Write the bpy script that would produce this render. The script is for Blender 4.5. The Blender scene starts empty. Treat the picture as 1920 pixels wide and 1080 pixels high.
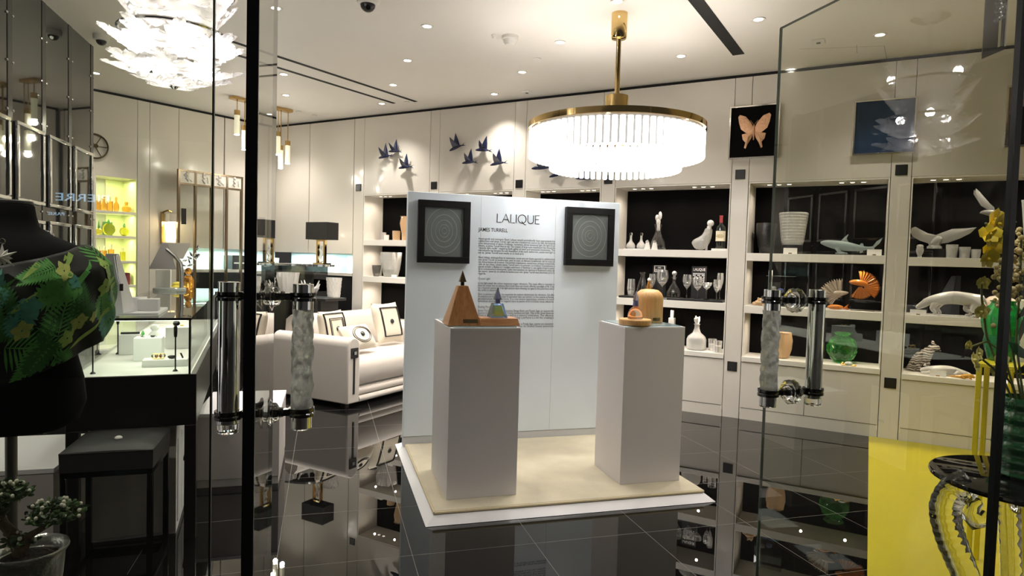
import bpy, bmesh, math, random
from mathutils import Vector, Matrix, noise
random.seed(7)
C = bpy.context.scene
COL = C.collection
PI = math.pi
S2 = 2 ** -.5

# ---------------------------------------------------------------- camera
CAMP = Vector((0, 0, 1.5))
F = 1215.1
def _axes():
    pi_, ro, ya = 0.0417102, -0.0279676, 0.2812194
    fw = Vector((math.sin(ya) * math.cos(pi_), math.cos(ya) * math.cos(pi_), -math.sin(pi_)))
    r0 = Vector((math.cos(ya), -math.sin(ya), 0)); u0 = r0.cross(fw)
    return (r0 * math.cos(ro) - u0 * math.sin(ro), u0 * math.cos(ro) + r0 * math.sin(ro), fw)
CR, CU, CF = _axes()
cd = bpy.data.cameras.new('camera'); cam = bpy.data.objects.new('camera', cd); COL.objects.link(cam)
cd.sensor_width = 36; cd.lens = F / 1920 * 36; cd.clip_start = .02; cd.clip_end = 200
M = Matrix((CR, CU, -CF)).transposed().to_4x4(); M.translation = CAMP
cam.matrix_world = M
C.camera = cam

# ---------------------------------------------------------------- view, world
C.view_settings.view_transform = 'Standard'; C.view_settings.look = 'None'
C.view_settings.gamma = 1; C.view_settings.exposure = 0.38
w = bpy.data.worlds.new('mall'); C.world = w; w.use_nodes = True
# dim mall, plus bright side bands added to brighten the chrome door grips
wt = w.node_tree; bg = wt.nodes['Background']; bg.inputs[0].default_value = (1, .95, .90, 1)
_tc = wt.nodes.new('ShaderNodeTexCoord'); _sp = wt.nodes.new('ShaderNodeSeparateXYZ'); wt.links.new(_tc.outputs['Generated'], _sp.inputs[0])
def _math(op, a, b=0.0, cl=False):
    n = wt.nodes.new('ShaderNodeMath'); n.operation = op; n.use_clamp = cl
    for k_, v in ((0, a), (1, b)):
        if isinstance(v, (int, float)): n.inputs[k_].default_value = v
        else: wt.links.new(v, n.inputs[k_])
    return n.outputs[0]
_side = _math('MULTIPLY', _math('SUBTRACT', _math('ABSOLUTE', _sp.outputs[0]), .80), 9, True)
_band = _math('MULTIPLY', _math('SUBTRACT', .42, _math('ABSOLUTE', _math('SUBTRACT', _sp.outputs[2], .08))), 6, True)
_stripe = _math('GREATER_THAN', _math('SINE', _math('MULTIPLY', _sp.outputs[1], 21)), -.25)
wt.links.new(_math('ADD', _math('MULTIPLY', _math('MULTIPLY', _side, _band), _math('MULTIPLY', _stripe, 1.0)), .03), bg.inputs[1])
DOWN_W = 62.0            # downlight power
NICHE_W = 4.2            # shelf strip power
DRUM_E = 2.1             # drum chandelier tube emission
DRUM_W = 10.0
LEAF_W = 11.0            # leaf chandelier bulb power

# ---------------------------------------------------------------- where a pixel's ray meets a surface
def ray(x, y): return CF + CR * ((x - 960) / F) - CU * ((y - 540) / F)
def PN(x, y, p, n):
    d = ray(x, y); n = Vector(n); return CAMP + d * ((Vector(p) - CAMP).dot(n) / d.dot(n))
def PZ(x, y, z): return PN(x, y, (0, 0, z), (0, 0, 1))
def PX(x, y, X): return PN(x, y, (X, 0, 0), (1, 0, 0))
def PY(x, y, Y): return PN(x, y, (0, Y, 0), (0, 1, 0))
def dep(p): return (Vector(p) - CAMP).dot(CF)
def mpp(p): return dep(p) / F
O1 = Vector((0, 9.45, 0)); U1 = Vector((S2, -S2, 0)); D1 = Vector((S2, S2, 0)); A1 = -PI / 4
A2P, B2P = Vector((-2.64, 8.77, 0)), Vector((-.764, 10.21, 0))
U2 = (B2P - A2P).normalized(); D2 = Vector((-U2.y, U2.x, 0)); A2 = math.atan2(U2.y, U2.x)
def W1(x, y, off=0):          # (along, height) on the shelf wall, off = depth into it
    p = PN(x, y, O1 + D1 * off, D1); return (p - O1).dot(U1), p.z
def P1(u, off, z=0): return O1 + U1 * u + D1 * off + Vector((0, 0, z))
def W2(x, y, off=0):
    p = PN(x, y, A2P + D2 * off, D2); return (p - A2P).dot(U2), p.z
def P2(u, off, z=0): return A2P + U2 * u + D2 * off + Vector((0, 0, z))
CEIL = 3.39

# ---------------------------------------------------------------- materials
def newmat(n):
    m = bpy.data.materials.new(n); m.use_nodes = True
    return m, m.node_tree, m.node_tree.nodes['Principled BSDF']
MATS = {}
def mat(n, col, rough=.5, metal=0, trans=0, ior=1.5, em=None, es=0, spec=.5, coat=0, sheen=0, var=0, vs=30, bump=0, bs=80, sss=0, alpha=1):
    if n in MATS: return MATS[n]
    m, t, b = newmat(n)
    b.inputs['Base Color'].default_value = (*col, 1); b.inputs['Roughness'].default_value = rough
    b.inputs['Metallic'].default_value = metal; b.inputs['Transmission Weight'].default_value = trans
    b.inputs['IOR'].default_value = ior; b.inputs['Specular IOR Level'].default_value = spec
    b.inputs['Coat Weight'].default_value = coat; b.inputs['Sheen Weight'].default_value = sheen
    b.inputs['Alpha'].default_value = alpha
    if sss: b.inputs['Subsurface Weight'].default_value = sss; b.inputs['Subsurface Radius'].default_value = (.03, .03, .03)
    if em: b.inputs['Emission Color'].default_value = (*em, 1); b.inputs['Emission Strength'].default_value = es
    if var or bump:
        tc = t.nodes.new('ShaderNodeTexCoord'); nz = t.nodes.new('ShaderNodeTexNoise')
        nz.inputs['Scale'].default_value = vs if var else bs; nz.inputs['Detail'].default_value = 4
        t.links.new(tc.outputs['Object'], nz.inputs['Vector'])
        if var:
            mx = t.nodes.new('ShaderNodeMix'); mx.data_type = 'RGBA'
            mx.inputs[6].default_value = (*[c * (1 - var) for c in col], 1); mx.inputs[7].default_value = (*[min(1, c * (1 + var)) for c in col], 1)
            t.links.new(nz.outputs['Fac'], mx.inputs[0]); t.links.new(mx.outputs[2], b.inputs['Base Color'])
        if bump:
            n2 = nz
            if var:
                n2 = t.nodes.new('ShaderNodeTexNoise'); n2.inputs['Scale'].default_value = bs; n2.inputs['Detail'].default_value = 3
                t.links.new(tc.outputs['Object'], n2.inputs['Vector'])
            bp = t.nodes.new('ShaderNodeBump'); bp.inputs['Strength'].default_value = bump; bp.inputs['Distance'].default_value = .01
            t.links.new(n2.outputs['Fac'], bp.inputs['Height']); t.links.new(bp.outputs['Normal'], b.inputs['Normal'])
    MATS[n] = m; return m
def pane_mat(n, tint, rough=0, ior=1.5):
    if n in MATS: return MATS[n]
    m = bpy.data.materials.new(n); m.use_nodes = True; t = m.node_tree; t.nodes.clear()
    o = t.nodes.new('ShaderNodeOutputMaterial'); mx = t.nodes.new('ShaderNodeMixShader')
    a = t.nodes.new('ShaderNodeBsdfTransparent'); g = t.nodes.new('ShaderNodeBsdfGlossy'); f = t.nodes.new('ShaderNodeFresnel')
    geo = t.nodes.new('ShaderNodeNewGeometry'); sel = t.nodes.new('ShaderNodeMix')
    a.inputs[0].default_value = (*tint, 1); g.inputs['Roughness'].default_value = rough
    f.inputs['IOR'].default_value = ior
    sel.inputs[3].default_value = 0; t.links.new(geo.outputs['Backfacing'], sel.inputs[0]); t.links.new(f.outputs[0], sel.inputs[2])
    t.links.new(sel.outputs[0], mx.inputs[0]); t.links.new(a.outputs[0], mx.inputs[1]); t.links.new(g.outputs[0], mx.inputs[2])
    t.links.new(mx.outputs[0], o.inputs[0]); MATS[n] = m; return m
def wood_mat(n, c1, c2, sc=6, rough=.42, vert=True):
    m, t, b = newmat(n)
    tc = t.nodes.new('ShaderNodeTexCoord'); mp = t.nodes.new('ShaderNodeMapping')
    mp.inputs['Scale'].default_value = (sc * 6, sc * 6, sc * .5) if vert else (sc, sc * 8, sc * 8)
    nz = t.nodes.new('ShaderNodeTexNoise'); nz.inputs['Scale'].default_value = 1.6; nz.inputs['Detail'].default_value = 6; nz.inputs['Distortion'].default_value = .8
    rp = t.nodes.new('ShaderNodeValToRGB'); rp.color_ramp.elements[0].position = .3; rp.color_ramp.elements[1].position = .7
    rp.color_ramp.elements[0].color = (*c1, 1); rp.color_ramp.elements[1].color = (*c2, 1)
    t.links.new(tc.outputs['Object'], mp.inputs[0]); t.links.new(mp.outputs[0], nz.inputs['Vector'])
    t.links.new(nz.outputs['Fac'], rp.inputs[0]); t.links.new(rp.outputs[0], b.inputs['Base Color'])
    b.inputs['Roughness'].default_value = rough; return m
LACQ = mat('beige_lacquer', (.70, .655, .585), .22, coat=.15)
CREAM = mat('cream_shelf', (.80, .76, .69), .3)
CEILM = mat('ceiling_paint', (.80, .76, .71), .55, var=.02, vs=3)
BLACK = mat('black_lacquer', (.012, .011, .011), .35)
BLACKV = mat('black_velvet', (.0045, .0042, .0042), .9, spec=.06)
GAP = mat('shadow_gap', (.008, .008, .008), .8)
PLUGM = mat('black_plastic', (.006, .006, .006), .4, bump=.2, bs=150)
WHITE = mat('white_lacquer', (.84, .835, .85), .38)
PANELW = mat('panel_white', (.78, .865, .955), .5)
PEDW = mat('pedestal_white', (.72, .69, .70), .45, var=.015, vs=4)
CHROME = mat('chrome', (.86, .86, .87), .06, 1)
GOLD = mat('polished_gold', (.86, .62, .27), .08, 1)
DGOLD = mat('brushed_gold', (.62, .42, .17), .25, 1)
BRONZE = mat('dark_bronze', (.10, .075, .045), .3, 1)
CRYS = mat('clear_crystal', (1, 1, 1), 0, trans=1, ior=1.5)
CRYSR = mat('cut_crystal', (.98, .97, .94), .16, trans=.70, ior=1.5, bump=.7, bs=50)
FROST = mat('frosted_crystal', (.97, .94, .90), .30, trans=.64, ior=1.45, var=.05, vs=12)
FROSTW = mat('frosted_white_crystal', (.92, .89, .85), .45, trans=.2, ior=1.45)
AMBER = mat('amber_perfume', (.95, .47, .10), .05, trans=.85, ior=1.4)
YELP = mat('yellow_perfume', (.90, .80, .12), .05, trans=.8, ior=1.4)
TAN = mat('tan_crystal', (.88, .62, .36), .3, trans=.45, ior=1.45)
SMOKE = mat('smoke_crystal', (.35, .34, .31), .15, trans=.8, bump=.5, bs=60)
GREENG = mat('green_crystal', (.10, .62, .10), .03, trans=.9, ior=1.5)
DKGREEN = mat('dark_green_crystal', (.01, .16, .05), .08, trans=.55, ior=1.5, bump=.4, bs=60)
EMER = mat('emerald_crystal', (.03, .50, .09), .15, trans=.6, ior=1.5)
ORANGE = mat('orange_crystal', (.93, .30, .05), .18, trans=.6, ior=1.45, var=.25, vs=25)
GLOW = mat('lamp_glow', (1, 1, 1), .5, em=(1, .93, .82), es=14)
CARD = mat('white_card', (.86, .83, .78), .6)
INK = mat('black_ink', (.012, .012, .016), .6)
WINK = mat('white_ink', (.85, .85, .85), .6)
YEL = mat('yellow_lacquer', (.80, .66, .03), .25, var=.03, vs=2)
PLASTIC = mat('off_white_plastic', (.78, .75, .70), .45)
GLASSP = pane_mat('door_glass', (.945, .955, .915), ior=1.85)
GLASSC = pane_mat('case_glass', (.975, .985, .975))

# ---------------------------------------------------------------- mesh building
class MB:
    def __init__(s): s.b = bmesh.new()
    def _x(s, vs, m):
        if m is not None: bmesh.ops.transform(s.b, matrix=m, verts=vs)
    def box(s, x0, x1, y0, y1, z0, z1, m=None):
        r = bmesh.ops.create_cube(s.b, size=1)['verts']
        for v in r: v.co = ((x0 + x1) / 2 + v.co.x * (x1 - x0), (y0 + y1) / 2 + v.co.y * (y1 - y0), (z0 + z1) / 2 + v.co.z * (z1 - z0))
        s._x(r, m); return s
    def hexa(s, p, m=None):      # eight corners: bottom ring then top ring
        v = [s.b.verts.new(q) for q in p]
        for f in ((3, 2, 1, 0), (4, 5, 6, 7), (0, 1, 5, 4), (1, 2, 6, 5), (2, 3, 7, 6), (3, 0, 4, 7)): s.b.faces.new([v[i] for i in f])
        s._x(v, m); return s
    def lathe(s, prof, n=32, m=None, c=(0, 0), mod=None, close=True, cap=True):
        rings = []; allv = []
        for k, (r, z) in enumerate(prof):
            ring = []
            for i in range(n):
                a = 2 * PI * i / n; q = r * (mod(a, k / (len(prof) - 1)) if mod else 1)
                ring.append(s.b.verts.new((c[0] + q * math.cos(a), c[1] + q * math.sin(a), z)))
            rings.append(ring); allv += ring
        for a, b in zip(rings, rings[1:]):
            for i in range(n): s.b.faces.new((a[i], a[(i + 1) % n], b[(i + 1) % n], b[i]))
        if cap:
            s.b.faces.new(list(reversed(rings[0]))); s.b.faces.new(rings[-1])
        s._x(allv, m); return s
    def cyl(s, r, z0, z1, n=24, m=None, c=(0, 0), r2=None): return s.lathe([(r, z0), (r if r2 is None else r2, z1)], n, m, c)
    def ell(s, rx, ry, rz, c=(0, 0, 0), n=16, m=None):
        r = bmesh.ops.create_uvsphere(s.b, u_segments=n, v_segments=max(6, n // 2), radius=1)['verts']
        for v in r: v.co = (c[0] + v.co.x * rx, c[1] + v.co.y * ry, c[2] + v.co.z * rz)
        s._x(r, m); return s
    def tube(s, pts, rad, n=10, m=None, flat=1.0):
        pts = [Vector(p) for p in pts]; L = len(pts); rings = []; allv = []
        up = Vector((0, 0, 1)); prev = None
        for i, p in enumerate(pts):
            d = (pts[min(i + 1, L - 1)] - pts[max(i - 1, 0)]).normalized()
            if prev is None:
                q = up if abs(d.z) < .9 else Vector((1, 0, 0)); a = d.cross(q).normalized()
            else: a = (prev - d * prev.dot(d)).normalized()
            prev = a; b = d.cross(a); r = rad[i] if isinstance(rad, (list, tuple)) else rad
            ring = [s.b.verts.new(p + a * (r * math.cos(2 * PI * k / n)) + b * (r * flat * math.sin(2 * PI * k / n))) for k in range(n)]
            rings.append(ring); allv += ring
        for a, b in zip(rings, rings[1:]):
            for i in range(n): s.b.faces.new((a[i], a[(i + 1) % n], b[(i + 1) % n], b[i]))
        s.b.faces.new(list(reversed(rings[0]))); s.b.faces.new(rings[-1]); s._x(allv, m); return s
    def prism(s, out, t, m=None, y0=0):      # outline in x,z; thickness along +y
        a = [s.b.verts.new((x, y0, z)) for x, z in out]; b = [s.b.verts.new((x, y0 + t, z)) for x, z in out]
        n = len(out)
        s.b.faces.new(a); s.b.faces.new(list(reversed(b)))
        for i in range(n): s.b.faces.new((a[(i + 1) % n], a[i], b[i], b[(i + 1) % n]))
        s._x(a + b, m); return s
    def lens(s, out, c, t, m=None):          # outline in x,z bulging towards its centre: leaf, wing, petal
        n = len(out); o = [s.b.verts.new((x, 0, z)) for x, z in out]
        f = s.b.verts.new((c[0], -t, c[1])); k = s.b.verts.new((c[0], t, c[1]))
        for i in range(n):
            j = (i + 1) % n; s.b.faces.new((o[i], o[j], f)); s.b.faces.new((o[j], o[i], k))
        s._x(o + [f, k], m); return s
    def loft(s, rings, m=None, cap=True):
        R = [[s.b.verts.new(p) for p in r] for r in rings]; n = len(R[0])
        for a, b in zip(R, R[1:]):
            for i in range(n): s.b.faces.new((a[i], a[(i + 1) % n], b[(i + 1) % n], b[i]))
        if cap: s.b.faces.new(list(reversed(R[0]))); s.b.faces.new(R[-1])
        s._x([v for r in R for v in r], m); return s
    def torus(s, R, r, m=None, n=32, k=8, a0=0, a1=2 * PI):
        full = abs(a1 - a0 - 2 * PI) < 1e-4; N = n if full else n + 1; rings = []
        for i in range(N):
            a = a0 + (a1 - a0) * i / n; ca, sa = math.cos(a), math.sin(a)
            rings.append([s.b.verts.new(((R + r * math.cos(2 * PI * j / k)) * ca, (R + r * math.cos(2 * PI * j / k)) * sa, r * math.sin(2 * PI * j / k))) for j in range(k)])
        for i in range(N if full else N - 1):
            a, b = rings[i], rings[(i + 1) % N]
            for j in range(k): s.b.faces.new((a[j], b[j], b[(j + 1) % k], a[(j + 1) % k]))
        s._x([v for r_ in rings for v in r_], m); return s
def T(x=0, y=0, z=0): return Matrix.Translation((x, y, z))
def RX(a): return Matrix.Rotation(a, 4, 'X')
def RY(a): return Matrix.Rotation(a, 4, 'Y')
def RZ(a): return Matrix.Rotation(a, 4, 'Z')
def SC(x, y, z): return Matrix.Diagonal((x, y, z, 1))
def rrect(w, h, r, n=5):
    o = []
    for cx, cz, a0 in ((w / 2 - r, -h / 2 + r, -PI / 2), (w / 2 - r, h / 2 - r, 0), (-w / 2 + r, h / 2 - r, PI / 2), (-w / 2 + r, -h / 2 + r, PI)):
        for i in range(n + 1): a = a0 + PI / 2 * i / n; o.append((cx + r * math.cos(a), cz + r * math.sin(a)))
    return o
def obj(name, mb, m, parent=None, loc=(0, 0, 0), rz=0, bevel=0, smooth=30, subs=0, seg=2):
    b = mb.b; bmesh.ops.recalc_face_normals(b, faces=b.faces)
    me = bpy.data.meshes.new(name)
    if smooth:
        for f in b.faces: f.smooth = True
    b.to_mesh(me); b.free()
    if smooth: me.set_sharp_from_angle(angle=math.radians(smooth))
    me.materials.append(m)
    o = bpy.data.objects.new(name, me); COL.objects.link(o)
    o.location = loc; o.rotation_euler = (0, 0, rz)
    if parent: o.parent = parent
    if bevel:
        d = o.modifiers.new('edge', 'BEVEL'); d.width = bevel; d.segments = seg; d.limit_method = 'ANGLE'; d.angle_limit = math.radians(40)
    if subs:
        d = o.modifiers.new('soft', 'SUBSURF'); d.levels = subs; d.render_levels = subs
    return o
def thing(name, label, cat, loc=(0, 0, 0), rz=0, group=None):
    o = bpy.data.objects.new(name, None); COL.objects.link(o); o.empty_display_size = .05
    o.location = loc; o.rotation_euler = (0, 0, rz); return tag(o, label, cat, group)
def tag(o, label, cat, group=None):
    o['label'] = label; o['category'] = cat
    if group: o['group'] = group
    return o
def one(name, label, cat, mb, m, loc=(0, 0, 0), rz=0, group=None, **k): return tag(obj(name, mb, m, None, loc, rz, **k), label, cat, group)
def struct(name, mb, m, loc=(0, 0, 0), rz=0, **k):
    o = obj(name, mb, m, None, loc, rz, **k); o['kind'] = 'structure'; return o
def dup(r, loc, rz=None, label=None, group=None, scale=None):
    c = r.copy(); COL.objects.link(c); c.location = loc
    if rz is not None: c.rotation_euler = (0, 0, rz)
    if scale: c.scale = (scale,) * 3
    if label: c['label'] = label
    if group: c['group'] = group
    for ch in list(r.children):
        k = ch.copy(); COL.objects.link(k); k.parent = c
        for g in list(ch.children):
            q = g.copy(); COL.objects.link(q); q.parent = k
    return c
def text_into(bm, s, size, loc, align='LEFT', off=0, ext=.0004, fit=0, sx=1):      # lettering in the x-z plane of the thing
    cu = bpy.data.curves.new('lettering', 'FONT'); cu.body = s; cu.size = size; cu.align_x = align; cu.offset = off; cu.extrude = ext; cu.resolution_u = 2
    o = bpy.data.objects.new('lettering', cu); COL.objects.link(o)
    me = bpy.data.meshes.new_from_object(o)
    bpy.data.objects.remove(o); bpy.data.curves.remove(cu)
    if not me.vertices: return bm
    if fit:
        xs = [v.co.x for v in me.vertices]; sx = fit / max(1e-4, max(xs) - min(xs))
    me.transform(T(*loc) @ RX(PI / 2) @ SC(sx, 1, 1)); bm.b.from_mesh(me); bpy.data.meshes.remove(me); return bm
def light(name, kind, loc, energy, col, parent=None, rot=(0, 0, 0), **k):
    d = bpy.data.lights.new(name, kind); d.energy = energy; d.color = col
    for a, v in k.items(): setattr(d, a, v)
    o = bpy.data.objects.new(name, d); COL.objects.link(o); o.location = loc; o.rotation_euler = rot
    if parent: o.parent = parent
    return o

# ================================================================ THE SETTING
def floor_mat():
    m, t, b = newmat('black_polished_tile')
    g = t.nodes.new('ShaderNodeNewGeometry'); sp = t.nodes.new('ShaderNodeSeparateXYZ'); t.links.new(g.outputs['Position'], sp.inputs[0])
    def line(axis, off):
        a = t.nodes.new('ShaderNodeMath'); a.operation = 'SUBTRACT'; a.inputs[1].default_value = off; t.links.new(sp.outputs[axis], a.inputs[0])
        p = t.nodes.new('ShaderNodeMath'); p.operation = 'PINGPONG'; p.inputs[1].default_value = .6526 / 2; t.links.new(a.outputs[0], p.inputs[0])
        l = t.nodes.new('ShaderNodeMath'); l.operation = 'LESS_THAN'; l.inputs[1].default_value = .0013; t.links.new(p.outputs[0], l.inputs[0]); return l
    mx = t.nodes.new('ShaderNodeMath'); mx.operation = 'MAXIMUM'
    t.links.new(line(0, .445).outputs[0], mx.inputs[0]); t.links.new(line(1, 3.218).outputs[0], mx.inputs[1])
    c = t.nodes.new('ShaderNodeMix'); c.data_type = 'RGBA'; c.inputs[6].default_value = (.0045, .0043, .004, 1); c.inputs[7].default_value = (.13, .125, .115, 1)
    t.links.new(mx.outputs[0], c.inputs[0]); t.links.new(c.outputs[2], b.inputs['Base Color'])
    r = t.nodes.new('ShaderNodeMath'); r.operation = 'MULTIPLY_ADD'; r.inputs[1].default_value = .4; r.inputs[2].default_value = .012
    t.links.new(mx.outputs[0], r.inputs[0]); t.links.new(r.outputs[0], b.inputs['Roughness']); b.inputs['IOR'].default_value = 1.5
    return m
struct('floor', MB().box(-6, 11, .6, 13, -.1, 0), floor_mat())
struct('floor', MB().box(-6, 11, -7, .599, -.1, 0), mat('mall_floor_stone', (.10, .09, .08), .45, var=.15, vs=3))
struct('ceiling', MB().box(-6, 11, 1.15, 13, CEIL, CEIL + .1), CEILM)

# --- the shelf wall: pilasters and upper panels as one run of lacquered boards
PIL = [(.50, .68), (1.762, 1.91), (2.975, 3.13), (4.069, 4.231), (5.438, 5.604), (6.80, 6.962), (8.20, 8.36)]
NT = 2.335
k = MB()
g_ = .004
for a, b in PIL:
    k.box(a + g_, b - g_, 0, .42, 0, CEIL - .035)
ends = [(.68, 1.762), (1.91, 2.975), (3.13, 4.069), (4.231, 5.438), (5.604, 6.80), (6.962, 8.20), (8.36, 11)]
for a, b in ends: k.box(a, b, 0, .42, NT, CEIL - .035)
k.box(8.36, 11, 0, .42, 0, NT)
struct('wall_right', k, LACQ, O1, A1, bevel=.002)
struct('trim_1', MB().box(-1.06, 11, .03, .5, CEIL - .035, CEIL), GAP, O1, A1)
struct('trim_2', MB().box(.68, 11, .40, .44, .0, NT), GAP, O1, A1)

# --- the back corner: tall cupboards over a lit counter niche
zt = 1.535; zb = 1.27; zs = 1.02
def corner_front(k, seams, L):
    for a, b in zip(seams, seams[1:]): k.box(a + .006, b - .006, 0, .35, zt, CEIL - .035)
k = MB(); corner_front(k, [-1.02, -.335, .50], 0)
k.box(-1.05, .50, .60, .64, 0, zt)
struct('wall_back', k, LACQ, O1, A1, bevel=.002)
k = MB(); k.box(-1.02, .5, .08, .36, zt, CEIL - .035); struct('trim_3', k, GAP, O1, A1)
LEN2 = (B2P - A2P).length
n0, n1 = W2(178, 400)[0], W2(257, 400)[0]
nzt = W2(230, 334)[1]
k = MB()
k.box(-3.2, n0, 0, .4, 0, CEIL - .035)
sA, sB = W2(281, 300)[0], W2(335, 340)[0]
k.box(n0, n1, 0, .4, nzt, CEIL - .035); k.box(n1 + .004, sA - .004, 0, .4, 0, CEIL - .035); k.box(sA, sB - .004, 0, .4, 0, CEIL - .035)
for a, b in ((sB, sB + .62), (sB + .63, W2(503, 300)[0])): k.box(a, b - .006, 0, .35, zt + .02, CEIL - .035)
k.box(sB, LEN2 + .3, .62, .66, 0, zt)
k.box(W2(505, 300)[0], LEN2 + .02, 0, .35, zt + .02, CEIL - .035)
struct('wall_left', k, LACQ, A2P, A2, bevel=.002)
k = MB(); k.box(-3.2, LEN2, .03, .45, CEIL - .035, CEIL); k.box(sB, LEN2, .1, .36, zt + .03, CEIL - .04); struct('trim_4', k, GAP, A2P, A2)

# --- dark mirrored wall on the left
DKGLASS = mat('black_mirror_glass', (.018, .017, .016), .025, ior=1.75)
XD = -2.115
k = MB(); ys = [3.6, 4.22, 4.76, 5.325, 5.89, 6.425, 6.965, 7.0]
for a, b in zip(ys, ys[1:]): k.box(XD - .02, XD, a + .035 if a > 3.7 else a, b - .035 if b < 7 else b, 0, CEIL)
k.box(XD - .15, XD - .02, 3.6, 7.0, 0, CEIL)
struct('wall_side', k, DKGLASS)
k = MB()
for y in ys[1:-1]: k.box(XD - .012, XD + .004, y - .034, y + .034, 0, CEIL)
struct('trim_5', k, mat('dark_grey_strip', (.04, .038, .036), .2))
for y in ys[2:-1]:
    for s in (-.045, .045):
        for z in (1.78, 2.45, 2.78, 3.1):
            one('wall_stud', 'small chrome stud pinning the seams of the black mirrored wall', 'stud', MB().ell(.008, .009, .009, n=8), CHROME, (XD + .004, y + s, z), group='studs on the black mirrored wall')

# --- ceiling slots
SLOTM = mat('slot_black', (.004, .004, .004), .8)
def slot(i, a, b, wd):
    A, B = PZ(*a, CEIL), PZ(*b, CEIL); d = (B - A).normalized(); n = Vector((-d.y, d.x, 0)) * wd / 2
    k = MB(); q = [A - n, B - n, B + n, A + n]
    k.hexa([p + Vector((0, 0, -.004)) for p in q] + [p + Vector((0, 0, .01)) for p in q]); struct('trim_%d' % i, k, SLOTM)
slot(6, (400, 66), (780, 190.5), .045); slot(7, (412, 93), (739, 193.5), .045); slot(8, (1296, -12), (1385, 102), .10)

# --- front glazing: fixed panes and the two open door leaves
YD = 1.30
DARKE = mat('dark_glass_edge', (.003, .006, .005), .3)
k = MB().box(-3.2, -.2015, YD - .006, YD + .006, 0.0, 2.75); struct('window_1', k, GLASSP, smooth=0)
k = MB().box(-.2015, -.1985, YD - .0055, YD + .0055, 0, 2.75); struct('trim_9', k, DARKE, smooth=0)
k = MB().box(1.80, 3.2, YD - .006, YD + .006, 0.0, 2.75); struct('window_2', k, GLASSP, smooth=0)
LEAF_H = PX(1468, 52, 1.746).z
def door_leaf(i, x0, ang, label):
    d = obj('door_%d' % i, MB().box(-.006, .006, .004, .95, .012, LEAF_H), GLASSP, None, (x0, YD, 0), ang, smooth=0)
    d['kind'] = 'structure'
    obj('edge_strip', MB().box(-.0105, .0105, -.012, .004, .012, LEAF_H), DARKE, d)
    k = MB().box(-.006, .006, .95, .953, .012, LEAF_H).box(-.006, .006, .004, .95, LEAF_H, LEAF_H + .003); obj('polished_edge', k, mat('glass_edge', (.10, .14, .12), .2), d)
    obj('floor_pivot', MB().box(-.02, .02, .02, .16, .0, .012), CHROME, d)
    return d
doorL = door_leaf(1, -.134, math.atan(.031 / .95), '')
doorR = door_leaf(2, 1.746, 0, '')
GRIPF = mat('relief_crystal', (.88, .90, .86), .14, trans=.55, ior=1.45, bump=.9, bs=38)
def pull(d, yh, xl, xr, zt_, zb_, carved):
    L = zt_ - zb_; r = .031
    for x in (xl, xr):
        carv = (x == carved); n, R = (40, 70) if carv else (32, 2)
        k = MB()
        if carv:
            prof = [(r, zb_ + .068)] + [(r, zb_ + .068 + (L - .15) * j / R) for j in range(R + 1)]
            def rel(a, t): return 1 + .22 * max(-.35, noise.noise(Vector((math.cos(a) * 2.2, math.sin(a) * 2.2, t * 11)))) + .10 * math.sin(a * 8 + t * 55) * max(0, noise.noise(Vector((math.cos(a) * 1.3 + 5, math.sin(a) * 1.3, t * 6))))
            k.lathe(prof, n, T(x, yh, 0), mod=rel)
            g = obj('pull_grip', k, GRIPF, d, smooth=60); g['label'] = 'relief-carved crystal grip'
            for a, b in ((zb_ + .004, zb_ + .068), (zt_ - .082, zt_ - .003)):
                obj('grip_collar', MB().cyl(r, a, b, 32, T(x, yh, 0)), CHROME, d, bevel=.001)
        else:
            obj('pull_grip', MB().lathe([(r, zb_ + .028), (r, zt_)], 32, T(x, yh, 0)), CHROME, d, bevel=.001)['label'] = 'plain chrome grip'
        obj('end_cap', MB().lathe([(r * .92, zb_), (r, zb_ + .004), (r, zb_ + .027)], 24, T(x, yh, 0)), CRYS, d)
    for z in (zt_ - .042, zb_ + .054):
        c = (xl + xr) / 2
        for x in (xl, xr):
            k = MB().lathe([(r + .001, z - .013), (r + .008, z - .013), (r + .008, z - .004), (r + .005, z), (r + .008, z + .004), (r + .008, z + .013), (r + .001, z + .013)], 32, T(x, yh, 0), cap=False)
            s = 1 if x < c else -1
            k.box(min(x + s * (r + .004), c - s * .01), max(x + s * (r + .004), c - s * .01), yh - .010, yh + .010, z - .010, z + .010)
            obj('pull_bracket', k, mat('black_chrome', (.10, .10, .10), .12, 1), d)
        for s in (-1, 1):
            pr = [(.014, .052), (.016, .040), (.027, .034), (.030, .028), (.030, .022), (.036, .018), (.045, .014), (.047, .010), (.044, .0075)]
            obj('pull_rosette', MB().lathe(pr, 24, T(c, yh, z) @ RY(s * PI / 2), mod=lambda a, t: 1 + .03 * math.cos(a * 12)), CRYS, d)
# handle positions are on the open leaves, 0.8 m in from the hinge
Y_H = .79
def local(d, p): return d.matrix_basis.inverted() @ p
bpy.context.view_layer.update()
yl = YD + Y_H
pts = [local(doorL, PY(x, y, yl)) for x, y in ((432, 528), (426, 809), (568, 531), (566, 805))]
pull(doorL, Y_H, (pts[0].x + pts[1].x) / 2, (pts[2].x + pts[3].x) / 2, (pts[0].z + pts[2].z) / 2, (pts[1].z + pts[3].z) / 2, (pts[2].x + pts[3].x) / 2)
pts = [local(doorR, PY(x, y, yl)) for x, y in ((1448, 543), (1440, 763), (1532, 542), (1524, 758))]
pull(doorR, Y_H, (pts[0].x + pts[1].x) / 2, (pts[2].x + pts[3].x) / 2, (pts[0].z + pts[2].z) / 2, (pts[1].z + pts[3].z) / 2, (pts[0].x + pts[1].x) / 2)

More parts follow.
